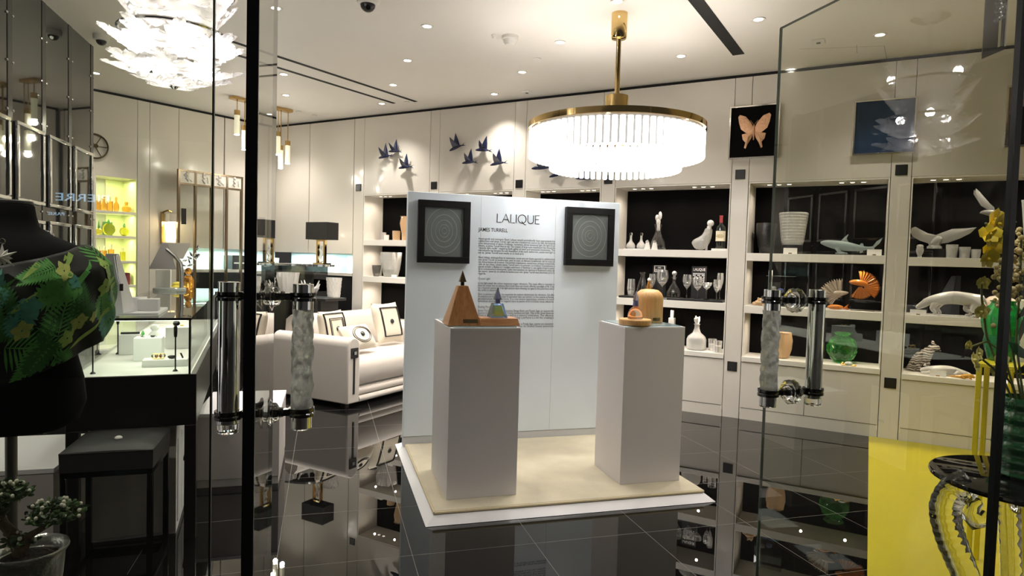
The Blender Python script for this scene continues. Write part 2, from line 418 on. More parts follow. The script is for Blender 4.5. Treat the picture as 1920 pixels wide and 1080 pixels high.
# ================================================================ CEILING FITTINGS
dl0 = None
def downlight(px, py, where):
    global dl0
    p = PZ(px, py, CEIL)
    if dl0 is None:
        t = thing('downlight', '', 'ceiling light', p)
        obj('trim_ring', MB().lathe([(.034, 0), (.052, 0), (.052, -.006), (.034, -.004)], 24, cap=False), PLASTIC, t)
        obj('lamp', MB().cyl(.034, -.003, .0, 20), GLOW, t)
        dl0 = t
    else: t = dup(dl0, p)
    t['label'] = where; t['group'] = 'ceiling downlights'
    dw = min((9.45 - p.x - p.y) * S2, abs((p - A2P).dot(D2)))
    light('ceiling_spot', 'SPOT', (p.x, p.y, CEIL - .02), DOWN_W * max(.4, min(1, dw / 1.4)) * (2.7 if p.y > 5.6 else 1.2), (1, .94, .865), None, spot_size=1.9, spot_blend=1, shadow_soft_size=.035)
DL = [((801, 49), 'round ceiling downlight left of the gold stem, nearest the picture top'), ((764, 113), 'round ceiling downlight between two others above the black slots'),
      ((737, 159), 'round ceiling downlight just above the black slots end'), ((716, 194), 'round ceiling downlight at the tip of the black slots'),
      ((536, 178), 'round ceiling downlight above the short pendant cluster'), ((532, 139), 'round ceiling downlight between slots and the pendant cluster'),
      ((517, 15), 'round ceiling downlight by the top of the left glass door'), ((927, 176), 'round ceiling downlight above the wall birds'),
      ((979, 135), 'round ceiling downlight left of the drum chandelier, above the birds'), ((1050, 79), 'round ceiling downlight right of the smoke detector'),
      ((1157, 3), 'round ceiling downlight beyond the gold ceiling cup'), ((1277, 105), 'round ceiling downlight right of the drum chandelier stem'),
      ((1422, 36), 'round ceiling downlight right of the wide black slot'), ((1650, 65), 'round ceiling downlight seen through the right glass door'),
      ((1483, 130), 'round ceiling downlight above the butterfly picture'), ((1836, 166), 'round ceiling downlight near the shelf wall behind the right glass door'),
      ((180, 137), 'round ceiling downlight beside the black mirrored wall'), ((166, 164), 'round ceiling downlight over the end of the black mirrored wall'),
      ((505, 214), 'round ceiling downlight beside the gold pendant bar in the corner')]
for q, s in DL: downlight(*q, s)
# unseen beams without fittings, added to brighten bust, flowers and left side
for x, y, e_ in ((-1.0, 1.75, 1.3), (2.35, 2.0, 1.0), (1.75, 1.28, .8), (3.1, 2.9, .8), (-1.4, 3.9, .7), (4.6, 2.6, .8), (-1.5, 5.6, .6)):
    light('ceiling_spot', 'SPOT', (x, y, CEIL - .02), DOWN_W * e_, (1, .94, .865), None, spot_size=1.9, spot_blend=1, shadow_soft_size=.035)

def ceil_disc(px, py, r, h, name, label, cat, sq=False):
    p = PZ(px, py, CEIL); t = thing(name, label, cat, p)
    if sq: obj('cover', MB().box(-r, r, -r, r, -h, 0), PLASTIC, t, rz=-.8, bevel=.006); obj('sensor', MB().box(-r * .3, r * .3, -r * .3, r * .3, -h - .004, -h), BLACK, t, rz=-.8)
    else:
        obj('base', MB().lathe([(r, 0), (r, -h * .35), (r * .9, -h * .4)], 24), PLASTIC, t)
        obj('sensor_cap', MB().lathe([(r * .85, -h * .4), (r * .8, -h * .7), (r * .55, -h), (r * .1, -h)], 24), PLASTIC, t)
    return t
ceil_disc(957, 68, .07, .075, 'smoke_detector', 'white domed smoke detector left of the drum chandelier', 'smoke detector')
ceil_disc(928, 66, .03, .03, 'sprinkler_cover', 'small white ceiling cap beside the domed smoke detector', 'sprinkler')
ceil_disc(1535, 76, .05, .02, 'detector', 'flat square ceiling detector seen through the right glass door', 'detector', True)
ceil_disc(988, 171, .045, .02, 'detector', 'small square ceiling detector above the wall birds', 'detector', True)
k = MB().cyl(.04, -.008, 0, 24); one('ceiling_cover', 'plain round blank plate on ceiling left of the gold stem', 'cover plate', k, PLASTIC, PZ(1007, 110, CEIL))
for q, s in (((560, 209), 'blank round ceiling plate right of the gold pendant bar'), ((590, 216), 'blank round ceiling plate near the corner cupboards'), ((763, 191), 'blank round ceiling plate beside the tip of the black slots')):
    one('ceiling_cover', s, 'cover plate', MB().cyl(.035, -.008, 0, 24), PLASTIC, PZ(*q, CEIL))
def dome_cam(p, label, s=1):
    t = thing('security_camera', label, 'camera', p)
    obj('housing', MB().lathe([(.062 * s, 0), (.065 * s, -.02 * s), (.06 * s, -.045 * s), (.045 * s, -.05 * s)], 24), PLASTIC, t)
    e = obj('dome', MB().ell(.042 * s, .042 * s, .04 * s, (0, 0, -.05 * s)), BLACK, t)
    obj('lens', MB().cyl(.014 * s, .036 * s, .043 * s, 16, T(0, 0, -.05 * s) @ RX(2.2)), CHROME, e)
dome_cam(PZ(190, 66, CEIL), 'white dome security camera on ceiling by the black mirrored wall')
dome_cam(PZ(1049, 182, CEIL), 'white dome security camera at the top of the shelf wall')
dome_cam(PZ(690, -8, CEIL), 'white dome security camera at the top edge of the picture', 1.3)
p = PZ(1660, 90, CEIL)
k = MB()
for a, b in (((1500, 92), (1658, 86)), ((1658, 86), (1664, 118)), ((1606, 84), (1607, 100))):
    A, B = PZ(*a, CEIL), PZ(*b, CEIL); d = (B - A).normalized(); n = Vector((-d.y, d.x, 0)) * .002
    q = [A - n, B - n, B + n, A + n]; k.hexa([v + Vector((0, 0, -.0008)) for v in q] + [v + Vector((0, 0, .002)) for v in q])
struct('trim_10', k, mat('panel_seam', (.3, .28, .26), .7))

# ================================================================ SHELF UNITS
BAYS = {}
def bay(i, u0, u1, zs1, zs2, zsill, label, split):
    t = thing('shelf_unit', label, 'built-in shelf', O1 + U1 * u0, A1, 'built-in shelf units along the lacquered wall')
    W = u1 - u0; D = .40; e = .0015
    obj('back_panel', MB().box(e, W - e, D - .015, D - .001, zsill, NT - e), BLACKV, t, smooth=0)
    for x0, x1 in ((e, .012), (W - .012, W - e)): obj('side_panel', MB().box(x0, x1, .002, D - .015, .07, NT - e), CREAM, t, smooth=0)
    obj('top_panel', MB().box(.012, W - .012, .002, D - .015, NT - .014, NT - e), CREAM, t, smooth=0)
    for z in (zs1, zs2):
        o = obj('shelf_board', MB().box(.012, W - .012, .002, D - .015, z - .075, z), CREAM, t, bevel=.002)
    obj('sill_board', MB().box(e, W - e, -.012, D - .015, zsill - .05, zsill), CREAM, t, bevel=.003)
    xs = [e] + ([split - u0] if split else []) + [W - e]
    for a, b in zip(xs, xs[1:]): obj('cupboard_door', MB().box(a + .002, b - .002, 0, .02, .115, zsill - .055), LACQ, t, bevel=.0015)
    obj('plinth', MB().box(e, W - e, .004, .03, 0, .11), LACQ, t, smooth=0)
    obj('carcass', MB().box(e, W - e, .022, D, .0, zsill - .06), GAP, t, smooth=0)
    for q in (.06, .14, .22, .62, .70, .78):
        f = obj('spot_lamp', MB().lathe([(.022, 0), (.03, 0), (.03, -.005), (.022, -.004)], 16, T(.1 + q * W * .95, .16, NT - .014), cap=False), CHROME, t)
        obj('lamp_lens', MB().cyl(.021, -.003, 0, 14, T(.1 + q * W * .95, .16, NT - .014)), mat('spot_glow', (1, 1, 1), .5, em=(1, .85, .65), es=4), f)
    for z, zz in ((NT - .03, 1), (zs1 - .085, 1), (zs2 - .085, 1)):
        for q in (.18, .5, .82): light('shelf_spot', 'SPOT', (W * q, .13, z), NICHE_W, (1, .87, .72), t, spot_size=2.7, spot_blend=.8, shadow_soft_size=.012)
    BAYS[i] = dict(t=t, z=(zs1, zs2, zsill), u=(u0, u1))
bay(1, .68, 1.762, 1.73, 1.24, .66, 'lit shelf unit left of the white text panel holding the carved crystal vase', None)
bay(2, 1.91, 2.975, 1.68, 1.18, .64, 'lit shelf unit behind the left half of the white text panel', None)
bay(3, 3.13, 4.069, 1.66, 1.14, .63, 'lit shelf unit behind the right half of the white text panel', None)
bay(4, 4.231, 5.438, 1.662, 1.138, .632, 'lit shelf unit right of the white text panel holding decanters and stemware', 4.83)
bay(5, 5.604, 6.80, 1.642, 1.128, .622, 'lit shelf unit with the crystal shark and orange fish behind right door glass', 6.188)
bay(6, 6.962, 8.20, 1.632, 1.125, .60, 'lit shelf unit with the crystal owl, panther and tiger at far right', None)
sq = []
for i, (a, b) in enumerate(PIL[:6]):
    sq.append((a + b) / 2)
LAB = ['left of the first shelf unit', 'on the pilaster over the white panel, left one', 'on the pilaster over the white panel, middle one', 'on the pilaster under the drum chandelier', 'below the butterfly picture', 'below the blue picture']
for i, u in enumerate(sq):
    z = (2.43, 2.42, 2.40, 2.41, 2.412, 2.397)[i]
    t = thing('wall_socket', 'square black wall plate high ' + LAB[i], 'socket', P1(u, 0, z), A1, 'black square wall plates')
    obj('plate', MB().box(-.047, .047, -.008, 0, -.047, .047), PLUGM, t, bevel=.003)
    obj('insert', MB().box(-.032, .032, -.010, -.008, -.032, .032), BLACK, t)
for i, u, z in ((4, sq[4], .515), (5, sq[5], .505)):
    t = thing('wall_socket', 'square black wall plate low on the pilaster ' + ('right of the decanters' if i == 4 else 'right of the green vase'), 'socket', P1(u, 0, z), A1, 'black square wall plates')
    obj('plate', MB().box(-.047, .047, -.008, 0, -.047, .047), PLUGM, t, bevel=.003)
    obj('insert', MB().box(-.032, .032, -.010, -.008, -.032, .032), BLACK, t)

# place on a shelf: a point under pixel (px,py) on the shelf's top, and metres per pixel there
def on1(i, s, px, py, off=.16):
    z = BAYS[i]['z'][s]; u, _ = W1(px, py, off); p = P1(u, off, z + .0005); return p, mpp(p)

# ================================================================ DISPLAY PLATFORM, PANEL, PEDESTALS
a, b, c_ = PZ(799.2, 989.2, 0), PZ(1341.7, 941.25, 0), PZ(742, 847, 0)
px0, px1, py0, py1 = .560, b.x, 3.543, 5.00
CH, PH = .052, .044
t = thing('display_platform', 'low white platform with chamfered edges under the two pedestals', 'platform', (px0, py0, 0))
W_, D_ = px1 - px0, py1 - py0
k = MB().hexa([(0, 0, .002), (W_, 0, .002), (W_, D_ + .2, .002), (0, D_ + .2, .002), (CH, CH, PH), (W_ - CH, CH, PH), (W_ - CH, D_ + .1, PH), (CH, D_ + .1, PH)])
obj('deck', k, WHITE, t, bevel=.001, smooth=0)
k = MB().box(.01, W_ - .01, .01, D_, 0, .002); obj('base', k, GAP, t)
RUGM = mat('beige_rug', (.72, .645, .47), .95, sheen=.3, var=.16, vs=7, bump=.6, bs=380)
rz_ = .022
RX0, RX1, RY0, RY1 = px0 + CH + .006, px1 - CH - .004, py0 + CH + .006, 4.972
t = thing('rug', 'beige short-pile rug with bound edges on white platform', 'rug', (RX0, RY0, PH))
RW, RD = RX1 - RX0, RY1 - RY0
k = MB().box(0, RW, 0, RD, .002, rz_); obj('pile', k, RUGM, t, bevel=.006)
k = MB()
for q in ([(0, 0), (RW, 0)], [(RW, 0), (RW, RD)], [(RW, RD), (0, RD)], [(0, RD), (0, 0)]): k.tube([(*q[0], .010), (*q[1], .010)], .0085, 8)
obj('binding', k, mat('rug_binding', (.66, .56, .36), .9), t)
RT = PH + rz_ + .0005
def pedestal(bl, br, bb, topq, label):
    A, B, K = PZ(*bl, RT), PZ(*br, RT), PZ(*bb, RT)
    top = PY(*topq, A.y).z; w_ = B.x - A.x; d_ = K.y - A.y
    t = thing('pedestal', label, 'pedestal', (A.x, A.y, RT), 0, 'white display pedestals')
    h = top - RT
    obj('plinth_body', MB().box(0, w_, 0, d_, 0, h - .012), PEDW, t, bevel=.0015)
    obj('top_board', MB().box(0, w_, 0, d_, h - .0118, h), WHITE, t, bevel=.001)
    obj('glass_sheet', MB().box(.02, w_ - .02, .02, d_ - .02, h, h + .006), mat('pale_glass', (.62, .82, .84), .05, trans=.5), t)
    return t, A, w_, d_, top + .0065
pL, PLA, PLw, PLd, PLz = pedestal((836.9, 937.5), (967.4, 927), (814, 880), (847.3, 615), 'white pedestal carrying the pyramid-shaped wooden case')
pR, PRA, PRw, PRd, PRz = pedestal((1161.9, 908.9), (1275.9, 902), (1112.5, 872), (1171, 613), 'white pedestal carrying the dome-shaped wooden case')

YP = 4.98
A = PY(755, 830, YP); tl = PY(765.8, 360.8, YP); tr = PY(1162.9, 378.75, YP)
PX0, PX1, PZT = (A.x + tl.x) / 2, tr.x, (tl.z + tr.z) / 2
t = thing('text_panel', 'freestanding white exhibition panel printed with a name and text behind pedestals', 'panel', (PX0, YP, PH))
PW_, PHh = PX1 - PX0, PZT - PH
thk = .075
k = MB().box(0, PW_, 0, thk, .075, PHh); obj('board', k, PANELW, t, bevel=.003)
obj('foot_rail', MB().box(.0, PW_, .004, thk, 0, .072), mat('panel_foot', (.62, .64, .68), .4), t, bevel=.001)
k = MB()
for px in (897, 1036):
    x = PY(px, 600, YP).x - PX0; k.box(x - .0012, x + .0012, -.0006, .001, .08, PHh - .004)
obj('seam', k, mat('panel_joint', (.5, .52, .56), .6), t)
KT = MB()
def ptxt(s, px, py, hpx, off=0, sx=1, fit=0):
    p = PY(px, py, YP); text_into(KT, s, hpx * mpp(p), (p.x - PX0, -.0012, p.z - PH), 'LEFT', off, .0004, fit, sx)
# thin capitals of the heading, drawn as strokes
def strokes(lines, wd, m, parent, loc, sc):
    k = MB()
    for L in lines: k.tube([(x * sc, 0, z * sc) for x, z in L], wd, 6)
    return obj('heading_lettering', k, m, parent, loc)
def lalique():
    L = []; x = 0
    def el(cx, cz, rx, rz, a0, a1, n=22): return [(cx + rx * math.cos(a0 + (a1 - a0) * i / n), cz + rz * math.sin(a0 + (a1 - a0) * i / n)) for i in range(n + 1)]
    L += [[(0, 1), (0, 0), (.5, 0)]]; x = .62
    L += [[(x, 0), (x + .45, 1), (x + .9, 0)], [(x + .17, .36), (x + .73, .36)]]; x = 1.68
    L += [[(x, 1), (x, 0), (x + .5, 0)]]; x = 2.36
    L += [[(x, 0), (x, 1)]]; x = 2.6
    L += [el(x + .5, .5, .5, .5, 0, 2 * PI, 30), [(x + .45, .2), (x + .8, -.14), (x + 1.0, -.16)]]; x = 3.82
    L += [[(x, 1), (x, .36)] + el(x + .36, .36, .36, .36, PI, 2 * PI, 14) + [(x + .72, 1)]]; x = 4.78
    L += [[(x + .5, 1), (x, 1), (x, 0), (x + .5, 0)], [(x, .52), (x + .42, .52)]]
    return L, 5.28
LL, LW = lalique()
a, b = PY(932, 416.5, YP), PY(1011, 419, YP)
sc = (b.x - a.x) / LW
strokes(LL, .0032, INK, t, (a.x - PX0, -.001, a.z - PH), sc)
ptxt('JAMES TURRELL', 897.5, 433.3, 9.6, off=.0004, fit=56.5 * mpp(PY(925, 433, YP)))
paras = [
 (449, ["Avant-garde and visionary, René Lalique would undoubtedly have appreciated this", "collaboration with James Turrell. Light was also a fundamental concern for him, the keystone", "of his interpretation of nature. A majestic, mysterious, almost immaterial light, the light of our", "dreams, as James Turrell likes to say. The creator of large-scale installations has moved the", "“outside light inside”, requiring both agility of mind and emotional investment. This", "internalisation has become the very foundation of the work: before him, people used light to", "see by. James Turrell now wants us to look at it."]),
 (484, ["René Lalique, avant-gardiste et visionnaire, aurait sans nul doute apprécié la collaboration", "avec James Turrell. La lumière était, pour lui aussi, un élément fondamental, clef de voûte de", "son interprétation de la nature. Une lumière majestueuse, mystérieuse, presque immatérielle,", "celle de nos rêves, comme James Turrell aime à le préciser. Le créateur d’installations à", "grande échelle a déplacé la « lumière extérieure à l’intérieur », une agilité d’esprit autant", "qu’un investissement émotionnel. Cette internalisation est devenue le fondement même de", "son œuvre : avant lui, on utilisait la lumière pour voir. James Turrell veut désormais qu’on la", "regarde."]),
 (524, ["Crystal Light"]),
 (532.5, ["In this light panel, the colour sequences trigger vibrations. This ripple effect is intended to", "draw the viewer into an intimacy that is both open and closed, offering a paradigm of life. It has", "has a hypnotic tension as if the light pattern were drawing our gaze to the point from which", "the artist is observing."]),
 (553, ["Dans ce panneau lumineux, les séquences de couleurs déclenchent des vibrations. Cet effet", "d’ondulation est destiné à plonger le spectateur dans une intimité à la fois ouverte et fermée,", "paradigmatique de quelque sorte. Il y a une tension hypnotique, comme si le motif", "lumineux attirait notre regard vers le point d’où l’artiste nous observe."]),
 (577, ["Feeling Through Light"]),
 (584, ["James Turrell created two fragrances, Range Rider and Purple Sage, to capture the", "essence of the colour vibration of stone, horizons and light. That of the Great American", "West is both an emotional as well as a sensory celebration. The olfactory", "language is like another sense. Creating a perfume is a bit like creating a"]),
 (609, ["James Turrell a créé deux parfums, Range Rider et Purple Sage, comme une émanation", "de la couleur et des sentiments. Celui du Grand Ouest américain", "parle tout autant que des célébrations des", "autres sens. Créer un parfum, c’est un"])]
for y0, ls in paras:
    p = PY(897 if y0 < 500 else 896, y0, YP); wd = PY(1041 - (y0 - 449) * .022, y0, YP).x - p.x
    sz = 5.6 * mpp(p); n = len(ls)
    for i, q in enumerate(ls):
        text_into(KT, q, sz, (p.x - PX0, -.0012, p.z - PH - i * 4.35 * mpp(p)), 'LEFT', -.0001, .0002, wd if len(q) > 60 else 0, .82)
obj('lettering', KT, mat('print_ink', (.055, .055, .065), .7), t, smooth=0)

# framed glass reliefs on the panel
def art(q, label):
    P = [PY(x, y, YP - .045) for x, y in q]
    x0, x1 = (P[0].x + P[2].x) / 2, (P[1].x + P[3].x) / 2; z1, z0 = (P[0].z + P[1].z) / 2, (P[2].z + P[3].z) / 2
    w_, h_ = x1 - x0, z1 - z0; bw = .054 * w_ / .43
    t = thing('framed_relief', label, 'picture', ((x0 + x1) / 2, YP - .0030, (z0 + z1) / 2), 0, 'black framed glass reliefs on the white panel')
    k = MB().box(-w_ / 2, w_ / 2, -.05, 0, h_ / 2 - bw, h_ / 2).box(-w_ / 2, w_ / 2, -.05, 0, -h_ / 2, -h_ / 2 + bw)
    k.box(-w_ / 2, -w_ / 2 + bw, -.05, 0, -h_ / 2 + bw, h_ / 2 - bw).box(w_ / 2 - bw, w_ / 2, -.05, 0, -h_ / 2 + bw, h_ / 2 - bw)
    obj('frame', k, mat('frame_black', (.006, .006, .007), .5, spec=.25), t, bevel=.002)
    iw, ih = w_ - 2 * bw, h_ - 2 * bw
    obj('glass_relief', MB().box(-iw / 2, iw / 2, -.03, -.004, -ih / 2, ih / 2), mat('grey_relief_glass', (.20, .215, .225), .28), t)
    k = MB()
    for s in (.92, .66, .44, .26, .12): k.torus(1, .006 / s / iw * 2 * .3, T(0, -.0305, ih * .02) @ SC(iw / 2 * s, .05, ih / 2 * s) @ RX(PI / 2), 48, 6)
    obj('oval_lines', k, mat('relief_line', (.42, .44, .45), .3), t)
    obj('glazing', MB().box(-iw / 2, iw / 2, -.040, -.037, -ih / 2, ih / 2), GLASSC, t, smooth=0)
art(((785, 373.5), (882.7, 379), (782.7, 492.7), (880, 494)), 'black framed glass relief with oval rings at the left of the white panel')
art(((1063.3, 387.7), (1153, 391.7), (1059.3, 497.3), (1149.3, 500)), 'black framed glass relief with oval rings at the right of the white panel')

# ================================================================ CHANDELIERS
dc = PZ(1162, 25, CEIL); DX, DY = dc.x, dc.y
t = thing('drum_chandelier', 'large two-tier drum chandelier of glowing glass tubes on a gold stem', 'chandelier', (DX, DY, CEIL))
obj('ceiling_cup', MB().lathe([(.06, 0), (.06, -.175), (.054, -.19), (.03, -.195)], 32), GOLD, t)
obj('stem', MB().lathe([(.024, -.19), (.019, -.20), (.019, -.62), (.026, -.625)], 20), GOLD, t)
obj('hub', MB().lathe([(.088, -.62), (.088, -.83), (.03, -.84)], 40), GOLD, t)
k = MB().lathe([(.650, -.845), (.668, -.845), (.668, -.888), (.650, -.888)], 96, cap=False)
for r_ in range(6):
    a = r_ * PI / 3; k.box(0, .655, -.012, .012, -.87, -.85, RZ(a))
obj('gold_ring', k, GOLD, t)
TUBE = mat('glowing_tube', (1, 1, 1), .3, em=(1, .975, .94), es=DRUM_E)
def ring_tubes(n, r, z0, z1, lim):
    first = None; rest = MB()
    order = sorted(range(n), key=lambda i: (r * math.cos(2 * PI * i / n) * .4 + r * math.sin(2 * PI * i / n)))
    for q, i in enumerate(order):
        a = 2 * PI * i / n; x, y = r * math.cos(a), r * math.sin(a)
        pr = [(.010, z0), (.0185, z0 + .006), (.0185, z1)]
        if q >= lim: rest.lathe(pr, 10, T(x, y, 0)); continue
        if first is None: first = obj('glass_tube', MB().lathe(pr, 12), TUBE, t, (x, y, 0))
        else:
            c = first.copy(); COL.objects.link(c); c.location = (x, y, 0)
    if lim < n: obj('glass_tube', rest, TUBE, t)['kind'] = 'stuff'
ring_tubes(78, .642, -1.10, -.905, 70); ring_tubes(58, .478, -1.19, -1.0, 28)
obj('gap_sleeve', MB().lathe([(.612, -1.08), (.612, -.89)], 96, cap=False), mat('gap_grey', (.16, .155, .15), .4), t)  # grey sleeve added so the gaps between the tubes look dark
for r_ in range(6): light('drum_light', 'POINT', (.56 * math.cos(r_ * PI / 3), .56 * math.sin(r_ * PI / 3), -1.02), DRUM_W, (1, .96, .92), t, shadow_soft_size=.05)
k = MB()
k.lathe([(.642, -.888), (.642, -.91)], 96, cap=False); k.lathe([(.478, -.92), (.478, -1.0)], 80, cap=False); obj('tube_collar', k, mat('frosted_collar', (.8, .8, .8), .4, trans=.6), t)

def thin_glass(n, col, tl=.5, tp=.25, gl=.25, rough=.15):
    m = bpy.data.materials.new(n); m.use_nodes = True; t_ = m.node_tree; t_.nodes.clear()
    o = t_.nodes.new('ShaderNodeOutputMaterial'); a = t_.nodes.new('ShaderNodeBsdfTranslucent'); b = t_.nodes.new('ShaderNodeBsdfTransparent'); g = t_.nodes.new('ShaderNodeBsdfGlossy')
    a.inputs[0].default_value = (*col, 1); b.inputs[0].default_value = (*col, 1); g.inputs[0].default_value = (*col, 1); g.inputs['Roughness'].default_value = rough
    m1 = t_.nodes.new('ShaderNodeMixShader'); m2 = t_.nodes.new('ShaderNodeMixShader')
    m1.inputs[0].default_value = tp / (tp + tl); m2.inputs[0].default_value = gl
    t_.links.new(a.outputs[0], m1.inputs[1]); t_.links.new(b.outputs[0], m1.inputs[2]); t_.links.new(m1.outputs[0], m2.inputs[1]); t_.links.new(g.outputs[0], m2.inputs[2])
    t_.links.new(m2.outputs[0], o.inputs[0]); return m
LEAFG = thin_glass('leaf_glass', (.96, .95, .95), .55, .2, .3)
def crystal_leaf(L, w_):
    # lobed, toothed leaf in the local x(out)-y(side) plane, ribbed and cupped along its length
    k = MB(); b = k.b; NL, NS = 66, 6; rows = []
    for i in range(NL + 1):
        s_ = i / NL; env = math.sin(PI * min(1, s_ ** .75)) ** .8 * (1 - .25 * s_)
        tooth = (.58 + .62 * ((s_ * 6.2) % 1.0) ** 1.3) if s_ < .98 else 0
        hw = max(.003, w_ * env * tooth * .62); row = []
        for j in range(-NS, NS + 1):
            v = j / NS; rib = .007 * math.cos(abs(v) * 11 - s_ * 34) * (.4 + .6 * abs(v))
            row.append(b.verts.new((L * s_ - abs(v) * hw * .35 + L * .16 * abs(v) * (tooth - .6), v * hw, rib + .09 * L * (s_ ** 2) * 2 + .25 * hw * v * v)))
        rows.append(row)
    for r0, r1 in zip(rows, rows[1:]):
        for j in range(2 * NS): b.faces.new((r0[j], r0[j + 1], r1[j + 1], r1[j]))
    return k
cx_, cy_ = -.78, 3.83
t = thing('leaf_chandelier', 'chandelier of clustered clear crystal leaves glowing white at upper left', 'chandelier', (cx_, cy_, CEIL))
obj('canopy', MB().lathe([(.13, 0), (.13, -.015), (.06, -.05), (.02, -.06)], 32), CHROME, t)
obj('stem', MB().cyl(.014, -1.0, -.05, 16), CHROME, t)
k = MB()
for z, r in ((-.50, .30), (-.75, .26), (-.92, .20)):
    k.torus(r, .010, T(0, 0, z), 40)
    for a in range(4): k.tube([(0, 0, z), (r * math.cos(a * PI / 2), r * math.sin(a * PI / 2), z)], .006, 6)
obj('frame_rings', k, CHROME, t)
obj('finial', MB().lathe([(.02, -1.0), (.03, -1.015), (.008, -1.035)], 16), CHROME, t)
meshes = {}
def leaf(L, w_, r, z, az, el, roll=0):
    key = (L, w_)
    if key not in meshes:
        o = obj('crystal_leaf', crystal_leaf(L, w_), LEAFG, t, smooth=50); meshes[key] = o
    else:
        o = meshes[key].copy(); COL.objects.link(o)
    o.matrix_local = T(0, 0, z) @ RZ(az) @ T(r, 0, 0) @ RY(-el) @ RX(roll)
for i in range(7): leaf(.36, .25, .14, -.62, i * 2 * PI / 7 + .2, .92, random.uniform(-.2, .2))
for i in range(7): leaf(.31, .24, .13, -.75, i * 2 * PI / 7 + .6, .70, random.uniform(-.25, .25))
for i in range(8): leaf(.27, .22, .11, -.90, i * 2 * PI / 8 + .3, .36, random.uniform(-.25, .25))
for i in range(8): leaf(.265, .21, .08, -.985, i * 2 * PI / 8, .08, random.uniform(-.2, .2))
for i in range(5): leaf(.17, .17, .01, -1.02, i * 2 * PI / 5, -.02, random.uniform(-.1, .1))
for i in range(6): leaf(.26, .20, .07, -.58, i * 2 * PI / 6 + .4, 1.2, 0)
BULB = mat('candle_bulb', (1, 1, 1), .4, em=(1, .96, .92), es=30)
for i in range(9):
    a = i * 2 * PI / 9 + .5; r, z = ((.24, -.52), (.17, -.80), (.13, -.975))[i % 3]; x, y = r * math.cos(a), r * math.sin(a)
    o = obj('lamp_holder', MB().cyl(.013, z - .01, z + .03, 12, T(x, y, 0)), CHROME, t)
    obj('bulb', MB().lathe([(.011, z + .03), (.019, z + .05), (.017, z + .07), (.006, z + .09)], 12, T(x, y, 0)), BULB, o)
    light('bulb_light', 'POINT', (x, y, z + .06), LEAF_W, (1, .94, .88), t, shadow_soft_size=.03)

# ---- short pendant clusters in the corner
def pendants(cp, rods, label):
    p = PZ(*cp, CEIL); t = thing('pendant_lamp', label, 'pendant lamp', p, A2)
    obj('canopy', MB().box(-.13, .13, -.05, .05, -.035, 0), DGOLD, t, bevel=.004)
    for i, (dx, dy, zt_) in enumerate(rods):
        z1 = zt_ - CEIL
        obj('rod', MB().cyl(.006, z1, -.03, 8, T(dx, dy, 0)), DGOLD, t)
        o = obj('cap', MB().cyl(.034, z1 - .06, z1, 20, T(dx, dy, 0)), DGOLD, t)
        obj('glass_cylinder', MB().cyl(.031, z1 - .29, z1 - .06, 20, T(dx, dy, 0)), mat('lit_crystal_tube', (.95, .93, .75), .2, em=(1, .95, .62), es=.4, bump=.6, bs=90), o)
        light('pendant_light', 'POINT', (dx, dy, z1 - .33), 2.4, (1, .95, .84), t, shadow_soft_size=.03)
        obj('diffuser', MB().cyl(.029, z1 - .297, z1 - .291, 16, T(dx, dy, 0)), GLOW, o)
    return t
def zrod(px, py, base): return PN(px, py, base, CF).z
b0 = PZ(529, 203, CEIL)
pendants((529, 203), [(-.055, 0, zrod(523, 248, b0)), (.0, .02, zrod(521, 272, b0)), (.09, 0, zrod(533, 262, b0))], 'gold bar pendant with three lit crystal tubes right of left door edge')
b0 = PZ(452, 184, CEIL)
pendants((452, 184), [(-.05, 0, zrod(449, 208, b0)), (.05, 0, zrod(459, 234, b0)), (.12, .0, zrod(465, 262, b0))], 'gold bar pendant with lit crystal tubes left of left door edge')

# ================================================================ THINGS ON THE SHELVES
def put(i, s, px, py, name, label, cat, off=.16, rz=0, group=None):
    p, m = on1(i, s, px, py, off); return thing(name, label, cat, p, A1 + rz, group), m
def pr(h, *q): return [(max(.0006, r * h), z * h) for r, z in q]
def scaled(prof, h, w): return [(max(.0006, r * w), z * h) for r, z in prof]
BODY = {
 'decanter': [(.55, 0), (.95, .03), (1, .10), (.92, .20), (.62, .36), (.34, .50), (.20, .62), (.17, .74), (.24, .80), (.34, .83)],
 'carafe': [(.6, 0), (.9, .03), (1, .12), (.95, .3), (.66, .6), (.36, .82), (.36, .88), (.62, 1)],
 'flask': [(.6, 0), (.95, .05), (1, .16), (.82, .3), (.36, .45), (.24, .6), (.24, .82), (.34, .86), (.30, .98), (.1, 1)],
 'shaker': [(1, 0), (.95, .1), (.55, .72), (.62, .78), (.5, .9), (.12, 1)],
 'wine': [(.7, 0), (.72, .012), (.14, .035), (.09, .06), (.085, .36), (.2, .42), (.78, .56), (1, .72), (.96, .86), (.84, 1)],
 'wine_i': [(.80, 1), (.92, .86), (.96, .72), (.74, .57), (.1, .46)],
 'coupe': [(.7, 0), (.72, .015), (.12, .05), (.08, .1), (.09, .55), (.35, .68), (.85, .82), (1, 1)],
 'flute': [(.85, 0), (.88, .012), (.16, .04), (.11, .08), (.1, .34), (.45, .42), (.95, .66), (1, .8), (.88, 1)],
 'tumbler': [(.86, 0), (.92, .02), (1, .9), (1, 1)],
 'bottle': [(.92, 0), (1, .02), (1, .58), (.9, .66), (.4, .74), (.32, .78), (.32, .97), (.36, .975), (.36, 1)],
 'vase': [(.55, 0), (.62, .02), (.80, .3), (.95, .7), (1, .97), (.97, 1)],
}
def open_glass(prof, t=.06):       # outer skin up, inner skin down
    top = prof[-1]; inn = [(max(.001, r * (1 - t)), z + (.02 * top[1] if z < .15 * top[1] else 0)) for r, z in reversed(prof) if z > .02 * top[1]]
    return prof + inn
